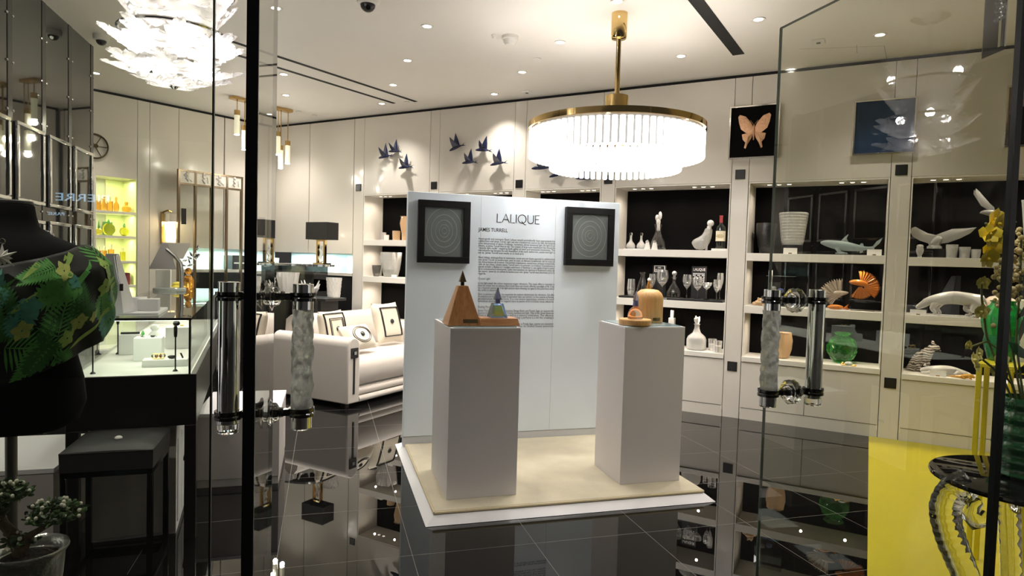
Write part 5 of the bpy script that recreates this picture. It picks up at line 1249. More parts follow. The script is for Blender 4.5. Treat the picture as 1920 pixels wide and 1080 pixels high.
def scent(s, px, w_, h_, kind, m_, label, off=.1, grp='perfume bottles in the lit niche'):
    p, m = onn(s, px, off); t = thing('perfume_bottle', label, 'perfume bottle', p, A2, grp); w_, h_ = w_ * m / 2, h_ * m
    if kind == 'round': obj('body', MB().lathe([(w_ * .5, 0), (w_ * .9, h_ * .12), (w_, h_ * .32), (w_ * .85, h_ * .5), (w_ * .4, h_ * .64), (w_ * .35, h_ * .7)], 20), m_, t); obj('stopper', MB().ell(w_ * .45, w_ * .4, h_ * .16, (0, 0, h_ * .85), 12), m_ if m_ is not YELP else mat('green_stopper', (.1, .4, .08), .1, trans=.6), t)
    elif kind == 'disc': obj('body', MB().lathe([(.001, -.012), (w_ * .7, -.012), (w_, 0), (w_ * .7, .012), (.001, .012)], 24, T(0, 0, w_ + .002) @ RX(PI / 2), cap=False), m_, t); obj('stopper', MB().lathe([(w_ * .2, 2 * w_), (w_ * .3, 2 * w_ + .01), (w_ * .06, h_)], 10), mat('green_stopper', (.1, .4, .08), .1, trans=.6), t)
    else: obj('body', MB().box(-w_, w_, -w_ * .7, w_ * .7, 0, h_ * .7), m_, t, bevel=.004); obj('stopper', MB().cyl(w_ * .5, h_ * .7, h_, 12), CRYSR, t)
scent(0, 184, 8, 26, 'box', AMBER, 'amber perfume bottle at the left end of the top lit shelf'); scent(0, 194.5, 11, 26, 'round', AMBER, 'round amber perfume flask on the top lit shelf'); scent(0, 206, 9, 27, 'box', AMBER, 'square amber perfume bottle on the top lit shelf')
scent(0, 218, 10, 28, 'round', AMBER, 'amber flask with tall stopper on the top lit shelf'); scent(0, 237, 16, 20, 'round', AMBER, 'flat amber flask at the right of the top lit shelf')
scent(1, 185, 13, 27, 'disc', YELP, 'yellow disc bottle at the left of the second lit shelf'); scent(1, 204, 23, 30, 'disc', YELP, 'largest yellow disc bottle on the second lit shelf', .08); scent(1, 233, 17, 24, 'disc', YELP, 'pale yellow disc bottle at the right of the second lit shelf')
scent(2, 185, 7.5, 26, 'box', AMBER, 'slim amber bottle at the left of the third lit shelf'); scent(2, 196, 7.5, 27, 'box', AMBER, 'amber square bottle beside the slim one on the third lit shelf', .12); scent(2, 208, 9, 30, 'box', AMBER, 'taller amber bottle on the third lit shelf'); scent(2, 230, 8, 24, 'box', YELP, 'narrow yellow bottle at the right of the third lit shelf')
for px, m_, h_, lab in ((180.5, FROST, 24, 'clear tumbler on the fourth lit shelf'), (197, CRYSR, 20, 'cut glass tumbler on the fourth lit shelf'), (236, mat('purple_glass', (.18, .02, .08), .08, trans=.7), 22, 'dark purple tumbler on the fourth lit shelf')):
    p, m = onn(3, px, .12); one('tumbler', lab, 'tumbler', MB().lathe(open_glass(scaled(BODY['tumbler'], h_ * m, 7 * m)), 20), m_, p, A2)
t_, m = onn(1, 202, .33); k = MB().prism([(-8 * m, 0), (8 * m, 0), (8 * m, 26 * m), (-8 * m, 26 * m)], .012); one('picture_card', 'dark green picture card behind the yellow disc bottles', 'card', k, mat('green_print', (.03, .10, .03), .5, var=.6, vs=40), t_, A2)

# screen of mirrored panes with relief tiles
pa, pb = W2(335, 318, -.25), W2(453, 331, -.25); zt2 = (pa[1] + pb[1]) / 2; zt2b = W2(394, 350, -.25)[1]
t = thing('relief_screen', 'bronze framed glass screen topped by four pale relief tiles', 'screen', P2(pa[0], -.25), A2)
SW = pb[0] - pa[0]; k = MB(); fx = .012
for j in range(5): x = SW * j / 4; k.box(x - fx, x + fx, -.02, .02, 0, zt2)
for z in (zt2 - .012, zt2b, .06): k.box(-fx, SW + fx, -.018, .018, z - .012, z + .012)
obj('frame', k, mat('bronze_frame', (.20, .15, .10), .3, .9), t)
for j in range(4):
    x0, x1 = SW * j / 4 + fx, SW * (j + 1) / 4 - fx
    obj('glass_pane', MB().box(x0, x1, -.004, .004, .072, zt2b - .0125), GLASSC, t, smooth=0)
    obj('relief_tile', MB().box(x0, x1, -.012, .012, zt2b + .0125, zt2 - .0245), mat('satin_tile', (.70, .66, .60), .4), t)
    cx, cz2 = (x0 + x1) / 2, (zt2 + zt2b) / 2; h_ = (zt2 - zt2b) * .3; k = MB()
    k.tube([(cx + .02 * math.sin(q * 2.2 + j), -.014, cz2 + h_ * (q / 3 - 1)) for q in range(7)], .016, 8).ell(.02, .012, .022, (cx, -.014, cz2 + h_)).tube([(cx, -.014, cz2), (cx + .05 * (1 if j % 2 else -1), -.014, cz2 + .03), (cx + .06, -.014, cz2 - .05)], .010, 8)
    obj('relief_figure', k, mat('satin_figure', (.62, .58, .53), .35), t, smooth=60)
obj('lock_plate', MB().box(SW * .03, SW * .10, -.03, -.0205, 1.85, 2.05), BLACK, t)
u, z = W2(313, 437, 0)
pt, pb_ = W2(313, 395, 0)[1], W2(313, 458, 0)[1]; H = pt - pb_
t = thing('wall_sconce', 'gold wall sconce with white shade over lit crystal drops by the glass screen', 'wall lamp', P2(u, -.001, pb_), A2)
m = H / 63
obj('back_plate', MB().box(-12 * m, -7 * m, -.03, 0, 0, H * .95), DGOLD, t); obj('arm', MB().tube([(-9 * m, -.03, H * .95), (-4 * m, -.07, H), (3 * m, -.08, H * .96)], .012, 8), DGOLD, t)
obj('shade', MB().box(-6 * m, 13 * m, -.15, -.02, H * .66, H * .9), CARD, t)
for x in (-3, 6): obj('crystal_drop', MB().lathe([(3 * m, 0), (5 * m, H * .2), (4 * m, H * .5), (2 * m, H * .64)], 12, T(x * m, -.08, 0)), mat('lit_drop', (1, .9, .7), .2, em=(1, .72, .38), es=2.2), t)
light('sconce_light', 'POINT', (2 * m, -.12, H * .6), 5, (1, .78, .5), t, shadow_soft_size=.04)
u, z = W2(178, 274, -.02)
t = thing('wall_ring', 'dark spoked ring ornament on the wall beside the black mirror', 'wall ornament', P2(u, -.002, z), A2)
k = MB().torus(.14, .010, T(0, -.02, 0) @ RX(PI / 2), 32); 
for j in range(6): k.tube([(0, -.02, 0), (.14 * math.cos(j * PI / 3), -.02, .14 * math.sin(j * PI / 3))], .005, 6)
obj('ring', k, BRONZE, t); obj('hub', MB().cyl(.025, -.02, .03, 16, T(0, -.02, 0) @ RX(PI / 2)), BRONZE, t)
u, z = W2(488, 424, -.01); pz = P2(u, -.002, z)
t = thing('glass_picture', 'small dark glass picture on the wall beside the left door edge', 'picture', pz, A2); m = mpp(pz)
obj('plate', MB().box(-9 * m, 9 * m, -.02, 0, -17 * m, 17 * m), SMOKE, t)

# ================================================================ LEFT: MIRRORED WALL FRAMES, CASE, STOOL, BUST, BONSAI
MIR = mat('dark_mirror', (.10, .10, .10), .03, .85)
yl_ = ((4.84, 5.276), (5.379, 5.84), (5.94, 6.377), (6.473, 6.91))
for j, (a, b) in enumerate(yl_):
    for z0, z1, row in ((1.822, 2.39, 'upper'), (1.15, 1.712, 'lower')):
        t = thing('wall_mirror', 'chrome framed dark mirror, %s in the %s row on the black wall' % (('nearest', 'second', 'third', 'farthest')[j], row), 'mirror', (XD + .0012, (a + b) / 2, z0), PI / 2, 'framed mirrors on the black wall')
        w_ = (b - a) / 2; h_ = z1 - z0; f = .03
        k = MB().box(-w_, w_, -.03, -.004, 0, f).box(-w_, w_, -.03, -.004, h_ - f, h_).box(-w_, -w_ + f, -.03, -.004, f, h_ - f).box(w_ - f, w_, -.03, -.004, f, h_ - f)
        obj('frame', k, CHROME, t, bevel=.006); obj('mirror_glass', MB().box(-w_ + f, w_ - f, -.016, -.005, f, h_ - f), MIR, t, smooth=0)

CA = math.radians(5.6); CX, CY = -.662, 3.65; CW, CLN = .515, 3.0
zG0, zG1 = .872, 1.162
t = thing('display_case', 'long glass jewellery counter on a black frame at the left', 'display case', (CX, CY, 0), CA)
obj('apron', MB().box(-CW - .03, .03, -.0, CLN, .605, zG0 - .002), BLACK, t, bevel=.003)
for x in (-CW - .03, -.025):
    for y in (.0, CLN - .055): obj('leg', MB().box(x, x + .055, y, y + .055, 0, .6045), BLACK, t, bevel=.002)
obj('deck', MB().box(-CW - .004, .004, .004, CLN - .004, zG0 - .0018, zG0), mat('case_floor', (.80, .80, .74), .5), t)
for x0, x1, y0, y1 in ((-CW, 0, 0, .008), (-CW, 0, CLN - .012, CLN - .004), (-CW, -CW + .008, .0085, CLN - .013), (-.008, 0, .0085, CLN - .013)):
    obj('glass_side', MB().box(x0, x1, y0, y1, zG0 + .0005, zG1 - .010), GLASSC, t, smooth=0)
obj('glass_top', MB().box(-CW - .004, .004, -.004, CLN, zG1 - .008, zG1), GLASSC, t, smooth=0)
k = MB().box(-CW - .006, .006, -.008, -.0002, zG1 - .012, zG1 + .0)
for x in (-CW - .004, -.004): k.box(x - .003, x + .007, -.008, -.0002, zG0, zG1 - .012)
obj('black_edging', k, BLACK, t)
obj('led_strip', MB().box(-CW + .02, -.02, .012, .022, zG1 - .016, zG1 - .0105), mat('led', (1, 1, 1), .5, em=(.95, 1, .9), es=2.5), t)
for y in (.3, 1.2, 2.1): light('case_light', 'AREA', (-CW / 2, y, zG1 - .02), 1.5, (.95, 1, .88), t, shape='RECTANGLE', size=.4, size_y=.5)
t = thing('drawer_cabinet', 'grey fronted drawer cabinet under the glass jewellery counter', 'cabinet', (CX - .08, CY + .09, 0), CA)
GREYL = mat('grey_lacquer', (.52, .49, .46), .35)
obj('body', MB().box(-.40, 0, 0.006, .46, .0, .60), WHITE, t, bevel=.002); obj('front', MB().box(-.40, .0, -.008, .0058, .02, .56), GREYL, t, bevel=.001)
k = MB(); text_into(k, 'LALIQUE', .018, (-.235, -.0085, .475), fit=.05); k.box(-.26, -.16, -.0092, -.008, .452, .455); obj('lettering', k, INK, t, smooth=0)
obj('drawer_handle', MB().prism([(.0, .33), (.028, .315), (.0, .30)], .05, T(.0005, .30, 0)), BLACK, t)
for y in (.05, .24): obj('side_drawer', MB().box(.0003, .006, y, y + .17, .05, .5), WHITE, t, bevel=.001)
t = thing('low_bench', 'low white topped grey plinth between the counter and the sofa', 'plinth', (-.272, 4.44, 0))
obj('body', MB().box(-.50, 0, .0, .70, .05, .455), mat('bench_grey', (.55, .51, .48), .45), t, bevel=.002); obj('top', MB().box(-.505, .004, -.004, .70, .4552, .478), WHITE, t, bevel=.002); obj('kick', MB().box(-.49, -.003, .006, .68, 0, .0498), GREYL, t)
t = thing('low_plinth', 'low white topped grey plinth behind the dressed bust', 'plinth', (-1.27, 3.64, 0))
obj('body', MB().box(-.72, 0, 0, .66, .0, .395), mat('bench_grey', (.55, .51, .48), .45), t, bevel=.002); obj('top', MB().box(-.724, .004, -.004, .66, .3952, .42), WHITE, t, bevel=.002)

def incase(px, py, dz=0): p = PZ(px, py, zG0 + dz); p.z += .0004; return p, mpp(p)
def top_(px, py): p = PZ(px, py, zG1); p.z += .0004; return p, mpp(p)
for q, s in (((174, 701), 'nearest the dressed bust'), ((328.7, 696), 'at the front right of the counter'), ((182.4, 659), 'far left in the counter'), ((221, 664), 'left of the white blocks')):
    p, m = incase(*q); t = thing('spot_pole', 'slim black display spot pole inside the glass counter, ' + s, 'display light', p, CA, 'spot poles in the glass counter')
    obj('pole', MB().lathe([(.014, 0), (.010, .006), (.0035, .012), (.0035, .20)], 12), BLACK, t); obj('head', MB().lathe([(.007, .18), (.009, .2), (.009, .235), (.005, .24)], 12).ell(.017, .014, .014, (.004, 0, .252)), BLACK, t)
CBLK = mat('white_block', (.82, .83, .80), .5)
def block(q, w_, h_, d_, label, grp=None):
    p, m = incase(*q); return one('display_block', label, 'display block', MB().box(-w_ * m / 2, w_ * m / 2, 0, d_, 0, h_ * m), CBLK, p, CA, grp, bevel=.002), p, m
_, pA_, mA = block((276.5, 677), 47, 43, .12, 'tall white block holding a silver bracelet in the counter'); pA_ = Vector((pA_.x, pA_.y, pA_.z + 43 * mA + .0005))
_, pB_, mB_ = block((242, 665), 34, 37, .10, 'white block with a black pen, left of the bracelet block'); pB_ = Vector((pB_.x, pB_.y, pB_.z + 37 * mB_ + .0005))
_, pC_, mC = block((333, 654), 41, 40, .12, 'white block at the back right of the counter interior'); pC_ = Vector((pC_.x, pC_.y, pC_.z + 40 * mC + .0005))
_, pD_, mD = block((309, 688), 76, 13, .10, 'low white slab with gold rings at the counter front'); pD_ = Vector((pD_.x, pD_.y, pD_.z + 13 * mD + .0005))
R_ = Matrix.Rotation(CA, 3, 'Z')
p = pA_ + R_ @ Vector((0, .05, .004)); t = thing('bracelet', 'silver bracelet with dark stones on the tall white block', 'bracelet', p, CA); obj('band', MB().torus(.032, .0035, SC(1.2, .8, 1)), CHROME, t); obj('stones', MB().ell(.012, .007, .006, (.02, -.022, .003), 8), BLACK, t)
p = pA_ + R_ @ Vector((-.035, .085, 0)); one('green_figure', 'tiny green crystal figure at the back of the tall white block', 'figurine', MB().lathe([(.006, 0), (.004, .006), (.009, .014), (.006, .026), (.001, .034)], 12), GREENG, p)
p = pB_ + R_ @ Vector((.0, .04, .007)); one('pen', 'thick black pen lying on the left white block', 'pen', MB().cyl(.0065, -.05, .05, 12, RY(PI / 2)), BLACK, p, CA + .1)
p = pD_ + R_ @ Vector((-.035, .03, 0)); t = thing('ring_pair', 'cluster of gold rings on the low white slab', 'ring', p, CA)
for x, y in ((0, 0), (.018, .008), (-.018, .006)): obj('ring_band', MB().torus(.013, .0035, T(x, y, .0165) @ RX(PI / 2.2), 20), GOLD, t)
p = pD_ + R_ @ Vector((.03, .04, .0)); one('cabochon_ring', 'black cabochon ring beside the gold rings', 'ring', MB().ell(.022, .012, .010, (0, 0, .010)), mat('onyx', (.01, .01, .01), .15), p, CA)
p = pD_ + R_ @ Vector((.085, .045, .0)); one('stick_pin', 'dark bar pin standing at the right of the low white slab', 'pin', MB().box(-.004, .004, -.004, .004, 0, .03, RY(-.4) @ T(0, 0, .002)), BRONZE, p, CA)
p = pC_ + R_ @ Vector((0, .05, .0)); one('gold_earrings', 'gold leaf earrings on the back right white block', 'earrings', MB().ell(.012, .006, .007, (-.02, 0, .007), 8).ell(.012, .006, .007, (.02, 0, .007), 8), GOLD, p, CA)
p, m = incase(290, 650); t = thing('necklace_bust', 'small white abstract necklace bust inside the counter', 'display stand', p, CA)
obj('base', MB().box(-24 * m, 20 * m, -.03, .05, 0, 18 * m), CBLK, t, bevel=.003); obj('bust', MB().lathe([(12 * m, 18 * m), (10 * m, 24 * m), (5 * m, 30 * m), (8 * m, 36 * m), (6 * m, 41 * m)], 16, SC(1, .6, 1)), CBLK, t)

# on top of the counter
a, b = top_(197, 592)[0], top_(297, 592)[0]; m = mpp(b)
t = thing('display_board', 'white board under the necklace stand on the glass counter', 'tray', b, CA)
obj('board', MB().box(-.34, .0, 0, .40, 0, .014), WHITE, t, bevel=.002)
p = PZ(214, 588, zG1 + .0145); m = mpp(p); p.z += .0005
t = thing('necklace_stand', 'tall sloping white necklace stand on the glass counter', 'display stand', p, CA)
w_, H = .034, 112 * m
k = MB().hexa([(-15 * m, 0, 0), (15 * m, 0, 0), (28 * m, .16, 0), (-14 * m, .16, 0), (-14 * m, .0, H), (4 * m, .0, H), (6 * m, .03, H), (-14 * m, .03, H)]); obj('body', k, WHITE, t, bevel=.002)
k = MB().tube([(3.5 * m, -.003, H * .97), (8 * m, -.003, H * .62), (11.5 * m, -.003, H * .40)], .0012, 5).tube([(0 * m, -.003, H * .97), (6 * m, -.003, H * .60), (11.5 * m, -.003, H * .40)], .0012, 5); obj('chain', k, CHROME, t); obj('pendant', MB().box(9 * m, 15 * m, -.008, -.001, H * .38, H * .50), mat('smoky_pendant', (.05, .05, .06), .1), t, bevel=.002)
for (q, w_, h_, d_, lab) in (((255, 580), 30, 22, .08, 'rear small white box beside the necklace stand'), ((277, 583), 34, 22, .09, 'front small white box with a pin on top beside the necklace stand')):
    p = PZ(*q, zG1 + .0145); p.z += .0005; m = mpp(p)
    t = thing('display_box', lab, 'box', p, CA); obj('body', MB().box(-w_ * m / 2, w_ * m / 2, 0, d_, 0, h_ * m), WHITE, t, bevel=.002); obj('jewel', MB().ell(.008, .006, .005, (0, .03, h_ * m + .0045), 8).tube([(0, .03, h_ * m + .004), (.04, .03, h_ * m + .02)], .0018, 6), CHROME, t)
p, m = top_(318, 545)
t = thing('vanity_mirror', 'grey folded metal table mirror on a curved stand on the counter', 'table mirror', p, CA)
STEEL = mat('satin_steel', (.42, .40, .40), .28, .85)
obj('base', MB().lathe([(28 * m, 0), (28 * m, 4 * m), (26 * m, 6 * m)], 40, SC(1, .6, 1)), mat('smoked_base', (.30, .32, .30), .15), t)
obj('stand', MB().tube([(20 * m, 0, 5 * m), (20 * m, 0, 35 * m), (18 * m, 0, 52 * m), (8 * m, 0, 66 * m), (-6 * m, 0, 78 * m)], [8 * m, 8 * m, 8 * m, 6 * m, 4 * m], 12, None, .5), STEEL, t)
k = MB().hexa([(-34 * m, -.03, 40 * m), (12 * m, -.03, 40 * m), (12 * m, -.022, 40 * m), (-34 * m, -.022, 40 * m), (-14 * m, .02, 88 * m), (-4 * m, .02, 88 * m), (-4 * m, .028, 88 * m), (-14 * m, .028, 88 * m)]); obj('mirror_panel', k, STEEL, t)
k = MB().hexa([(-14 * m, .03, 86 * m), (32 * m, .03, 86 * m), (32 * m, .038, 86 * m), (-14 * m, .038, 86 * m), (-14 * m, .03, 90 * m), (34 * m, .03, 90 * m), (34 * m, .038, 90 * m), (-14 * m, .038, 90 * m)]).hexa([(2 * m, .03, 60 * m), (22 * m, .03, 60 * m), (22 * m, .036, 60 * m), (2 * m, .036, 60 * m), (-12 * m, .03, 86 * m), (33 * m, .03, 86 * m), (33 * m, .036, 86 * m), (-12 * m, .036, 86 * m)]); obj('back_panel', k, mat('warm_grey', (.50, .46, .42), .5), t)
k = MB()
for j in range(14): a = j * 2.4; r = (5 + (j % 4) * 4) * m; k.lens([(0, 0), (7 * m, 4 * m), (9 * m, 9 * m), (3 * m, 8 * m)], (5 * m, 6 * m), 2 * m, T(36 * m + r * math.cos(a), -.01 + (j % 3) * .008, 62 * m + r * math.sin(a)) @ RY(a) @ RZ(j))
obj('silver_flower', k, CHROME, t)
p, m = top_(303, 547); p += R_ @ Vector((-.02, .26, 0)); one('cream_box', 'cream box behind the folded metal mirror', 'box', MB().box(-13 * m, 13 * m, 0, .06, 0, 40 * m), CARD, p, CA, bevel=.002)
p, m = top_(321, 545); p += R_ @ Vector((.02, .20, 0)); one('folded_scarf', 'small folded yellow scarf on the counter behind the metal mirror', 'scarf', MB().ell(12 * m, .03, 5 * m, (0, 0, 5 * m)).ell(9 * m, .025, 4 * m, (2 * m, 0, 11 * m)), mat('yellow_silk', (.80, .66, .08), .5), p, CA)
p, m = top_(353, 540); t = thing('perfume_bottle', 'amber perfume bottle on the counter right of the metal mirror', 'perfume bottle', p, CA)
obj('body', MB().lathe([(9 * m, 0), (10 * m, 3 * m), (10 * m, 16 * m), (6 * m, 21 * m), (5 * m, 24 * m)], 20), AMBER, t); obj('stopper', MB().ell(6 * m, 6 * m, 7 * m, (0, 0, 31 * m)), AMBER, t)

# stool
LEATH = mat('black_leather', (.020, .019, .019), .5, bump=.25, bs=320); BCHR = mat('black_chrome', (.10, .10, .10), .12, 1)
t = thing('counter_stool', 'square black leather stool with crystal button on a dark metal frame', 'stool', (-.925, 3.415, 0), .02)
sw, sd, sz = .185, .185, .62
k = MB(); b = k.b; n = 12
g = [[b.verts.new((sw * u, sd * v, sz + .004 * (1 - u * u) - .018 * math.exp(-((u) ** 2 + (v) ** 2) * 9) - .018 * max(abs(u), abs(v)) ** 8)) for u in [-1 + 2 * i / n for i in range(n + 1)]] for v in [-1 + 2 * j / n for j in range(n + 1)]]
lo = [[b.verts.new((sw * .99 * u, sd * .99 * v, sz - .105)) for u in (-1, 1)] for v in (-1, 1)]
for j in range(n):
    for i in range(n): b.faces.new((g[j][i], g[j][i + 1], g[j + 1][i + 1], g[j + 1][i]))
b.faces.new([g[0][i] for i in range(n, -1, -1)] + [lo[0][0], lo[0][1]]); b.faces.new([g[n][i] for i in range(n + 1)] + [lo[1][1], lo[1][0]])
b.faces.new([g[j][0] for j in range(n + 1)] + [lo[1][0], lo[0][0]]); b.faces.new([g[j][n] for j in range(n, -1, -1)] + [lo[0][1], lo[1][1]]); b.faces.new((lo[0][0], lo[1][0], lo[1][1], lo[0][1]))
obj('seat', k, LEATH, t, smooth=50)
obj('piping', MB().tube([(-sw, -sd, sz - .02), (sw, -sd, sz - .02)], .003, 6), LEATH, t)
obj('crystal_button', MB().ell(.017, .017, .011, (0, 0, sz - .006)), FROSTW, t)
q = .012
for x in (-1, 1):
    for y in (-1, 1): obj('leg', MB().box(x * (sw - .015) - q, x * (sw - .015) + q, y * (sd - .015) - q, y * (sd - .015) + q, .0, sz - .131), BCHR, t, bevel=.001)
k = MB()
for z0, z1 in ((sz - .13, sz - .106), ): 
    for s in (-1, 1): k.box(-sw + .003, sw - .003, s * (sd - .015) - q, s * (sd - .015) + q, z0, z1); k.box(s * (sw - .015) - q, s * (sw - .015) + q, -sd + .027, sd - .027, z0, z1)
obj('top_frame', k, BCHR, t)
for s in (-1, 1): obj('base_rail', MB().box(-sw + .028, sw - .028, s * (sd - .015) - q + .001, s * (sd - .015) + q - .001, .002, .024), BCHR, t); obj('base_rail', MB().box(s * (sw - .015) - q + .001, s * (sw - .015) + q - .001, -sd + .028, sd - .028, .002, .024), BCHR, t)

# bust with shawl
BM = PY(20, 600, 2.06); BMX, BMY = BM.x, 2.06
pp = mpp(BM)
JER = mat('black_jersey', (.005, .005, .006), .9, spec=.15)
t = thing('bust_form', 'black dressmaker bust on a pole at the left edge wearing a leaf print shawl', 'mannequin', (BMX, BMY, 0))
zf = lambda py: PY(20, py, BMY).z
ELL = SC(1, .66, 1)
prof = [(.04, zf(812)), (.12, zf(806)), (.160, zf(790)), (.178, zf(755)), (.172, zf(710)), (.150, zf(650)), (.150, zf(600)), (.178, zf(545)), (.192, zf(505)), (.188, zf(478)), (.160, zf(458)), (.100, zf(440)), (.068, zf(424)), (.060, zf(405)), (.056, zf(386)), (.052, zf(382))]
obj('torso', MB().lathe(prof, 40, ELL), JER, t, smooth=60)
obj('neck_cap', MB().lathe([(.053, zf(381.5)), (.053, zf(377)), (.045, zf(375))], 32, ELL), mat('grey_cap', (.05, .05, .05), .4), t)
obj('pole', MB().cyl(.014, .02, zf(812), 20), mat('dark_pole', (.13, .125, .115), .35, .6), t); obj('foot', MB().lathe([(.095, 0), (.095, .008), (.08, .016), (.02, .02)], 32), BLACK, t)
k = MB().torus(.085, .0016, T(0, 0, zf(446)) @ RX(.35) @ SC(1.15, 1.05, 1), 40, 6); obj('necklace_chain', k, CHROME, t)
# shawl: outer sheet, inner sheet, leaf print let into the outer one
def shawl(u, v, off=0):
    a = math.radians(185 + 205 * u)               # round the front from the left side to behind the right shoulder
    f = max(0, min(1, (u - .05) / .75))
    zt_, zb_ = zf(556 - 100 * f ** .85), zf(722 - 30 * f - 52 * max(0, f - .55) / .45)
    z = zt_ + (zb_ - zt_) * v
    swell = .214 + .032 * math.sin(PI * min(1, .15 + v * .8)) * f - .045 * max(0, 1 - v * 5) * f
    fold = .006 * math.sin(u * 24 + v * 7) + .004 * math.sin(u * 47 - v * 11)
    r = swell + fold + off
    return Vector((r * math.cos(a), r * .72 * math.sin(a), z))
k = MB(); b = k.b; NU, NV = 90, 40
G = [[b.verts.new(shawl(i / NU, j / NV)) for i in range(NU + 1)] for j in range(NV + 1)]; G2 = [[b.verts.new(shawl(i / NU, j / NV, -.004)) for i in range(NU + 1)] for j in range(NV + 1)]
for j in range(NV):
    for i in range(NU): b.faces.new((G[j][i], G[j][i + 1], G[j + 1][i + 1], G[j + 1][i])); b.faces.new((G2[j][i + 1], G2[j][i], G2[j + 1][i], G2[j + 1][i + 1]))
for i in range(NU): b.faces.new((G[0][i + 1], G[0][i], G2[0][i], G2[0][i + 1])); b.faces.new((G[NV][i], G[NV][i + 1], G2[NV][i + 1], G2[NV][i]))
for j in range(NV): b.faces.new((G[j][0], G[j + 1][0], G2[j + 1][0], G2[j][0])); b.faces.new((G[j + 1][NU], G[j][NU], G2[j][NU], G2[j + 1][NU]))
SILK = [mat('shawl_black', (.006, .007, .005), .55, sheen=.1), mat('shawl_green', (.10, .34, .07), .55, var=.4, vs=60), mat('shawl_dark_green', (.04, .15, .035), .55, var=.4, vs=60), mat('shawl_lime', (.46, .52, .14), .55, var=.35, vs=80), mat('shawl_teal', (.09, .32, .24), .55, var=.4, vs=70), mat('shawl_yellow_green', (.34, .52, .11), .55, var=.3, vs=60)]
AU, AV = .78, .27                                   # metres per unit of u and v
def patch(pts, mi, off):
    vs = []
    for x, y in pts:
        if not (0 < x < 1 and 0 < y < 1): return
        vs.append(b.verts.new(shawl(x, y, off)))
    f = b.faces.new(vs); f.material_index = mi
def blade(u, v, a, L, w_, mi, off, n=7):
    ca, sa = math.cos(a), math.sin(a); prev = None
    for i in range(n + 1):
        s_ = i / n; x, hw = L * s_, w_ * math.sin(PI * (s_ * .9 + .08)) 
        q = [(u + (x * ca - y * sa) / AU, v + (x * sa + y * ca) / AV) for y in (-hw, hw)]
        if prev: patch([prev[0], q[0], q[1], prev[1]], mi, off)
        prev = q
def frond(u, v, a, L, mi, n=13):
    for j in range(n):
        s_ = j / n
        for sg in (-1, 1): blade(u + L * s_ * math.cos(a) / AU, v + L * s_ * math.sin(a) / AV, a + sg * (1.15 - .55 * s_), L * .46 * (1 - s_ * .55), .0032, mi, .0012, 4)
    blade(u, v, a, L, .002, mi, .0014)
def monstera(u, v, a, L, mi):
    for j in range(9):
        s_ = j / 9; wd = math.sin(PI * (.15 + .8 * s_))
        for sg in (-1, 1): blade(u + L * s_ * math.cos(a) / AU, v + L * s_ * math.sin(a) / AV, a + sg * (1.25 - .5 * s_), L * .52 * wd, .0056, mi, .0016, 5)
def bloom(u, v, r, mi):
    for j in range(5):
        q = j * 2 * PI / 5 + u * 9; blade(u + r * .1 * math.cos(q) / AU, v + r * .1 * math.sin(q) / AV, q, r, r * .42, mi, .0022 + j * .0002, 5)
rs = random.Random(5)
for j in range(42): frond(rs.uniform(.02, .97), rs.uniform(.06, .95), rs.uniform(0, 6.28), rs.uniform(.07, .13), rs.choice([1, 2, 2, 1]))
for j in range(18): monstera(rs.uniform(.05, .93), rs.uniform(.1, .85), rs.uniform(0, 6.28), rs.uniform(.06, .10), rs.choice([1, 2, 4, 1]))
for j in range(20): blade(rs.uniform(.02, .9), rs.uniform(.05, .9), rs.uniform(-.9, -.3), rs.uniform(.06, .14), .007, rs.choice([5, 1]), .0018)
for j in range(20): bloom(rs.uniform(.05, .96), rs.uniform(.08, .93), rs.uniform(.016, .027), rs.choice([3, 3, 5, 4]))
me = bpy.data.meshes.new('shawl'); b.normal_update()
for f in b.faces: f.smooth = True
b.to_mesh(me); b.free()
for m_ in SILK: me.materials.append(m_)
o = bpy.data.objects.new('shawl', me); COL.objects.link(o); tag(o, 'black shawl with green leaf print draped over the bust shoulder', 'shawl'); o.location = (BMX, BMY, 0)
p = PY(4, 482, BMY - .16)
t = thing('leaf_pendant', 'silver maple leaf necklace pendant at the left picture edge', 'pendant', p); s_ = 28 * mpp(p)
out = []
for j in range(22): a = j * 2 * PI / 22; r = s_ * (.95 if j % 4 == 0 else .62 if j % 2 == 0 else .42); out.append((r * math.sin(a), r * math.cos(a)))
obj('leaf', MB().lens(out, (0, 0), .012), FROSTW, t, smooth=0); obj('bail', MB().torus(.006, .0015, T(0, 0, s_ * .95 + .004) @ RX(PI / 2), 14, 6), CHROME, t)

# bonsai
YB = 1.85
pc = PY(54, 1040, YB); m = mpp(pc); zr_ = PY(54, 1030, YB).z
zp_ = zr_ - .15
t = thing('pedestal', 'black pedestal under the silver bonsai pot', 'pedestal', (pc.x, YB, 0)); obj('column', MB().box(-.08, .08, -.08, .08, 0, zp_ - .021), BLACK, t, bevel=.003); obj('top', MB().box(-.085, .085, -.085, .085, zp_ - .0205, zp_ - .0006), BLACK, t, bevel=.003)
t = thing('bonsai', 'small white budded bonsai in a hammered silver pot at bottom left', 'potted plant', (pc.x, YB, zp_))
r = 63 * m
obj('pot', MB().lathe([(r * .62, 0), (r * .74, .01), (r * .86, .08), (r * .90, .135), (r * 1.02, .15), (r * 1.0, .156), (r * .86, .15), (r * .82, .13), (r * .1, .12)], 40, mod=relief_mod(3, 4, .04)), mat('hammered_silver', (.55, .56, .53), .28, .9, bump=.5, bs=40), t, smooth=60)
obj('soil', MB().lathe([(r * .80, .128), (r * .5, .136), (.001, .138)], 24, mod=relief_mod(5, 2, .03)), mat('dark_soil', (.02, .016, .010), .95, bump=.8, bs=120), t)
BARK = mat('bark', (.10, .065, .04), .85, bump=.8, bs=90)
Z = lambda py: (zr_ - zp_) + (1030 - py) * m
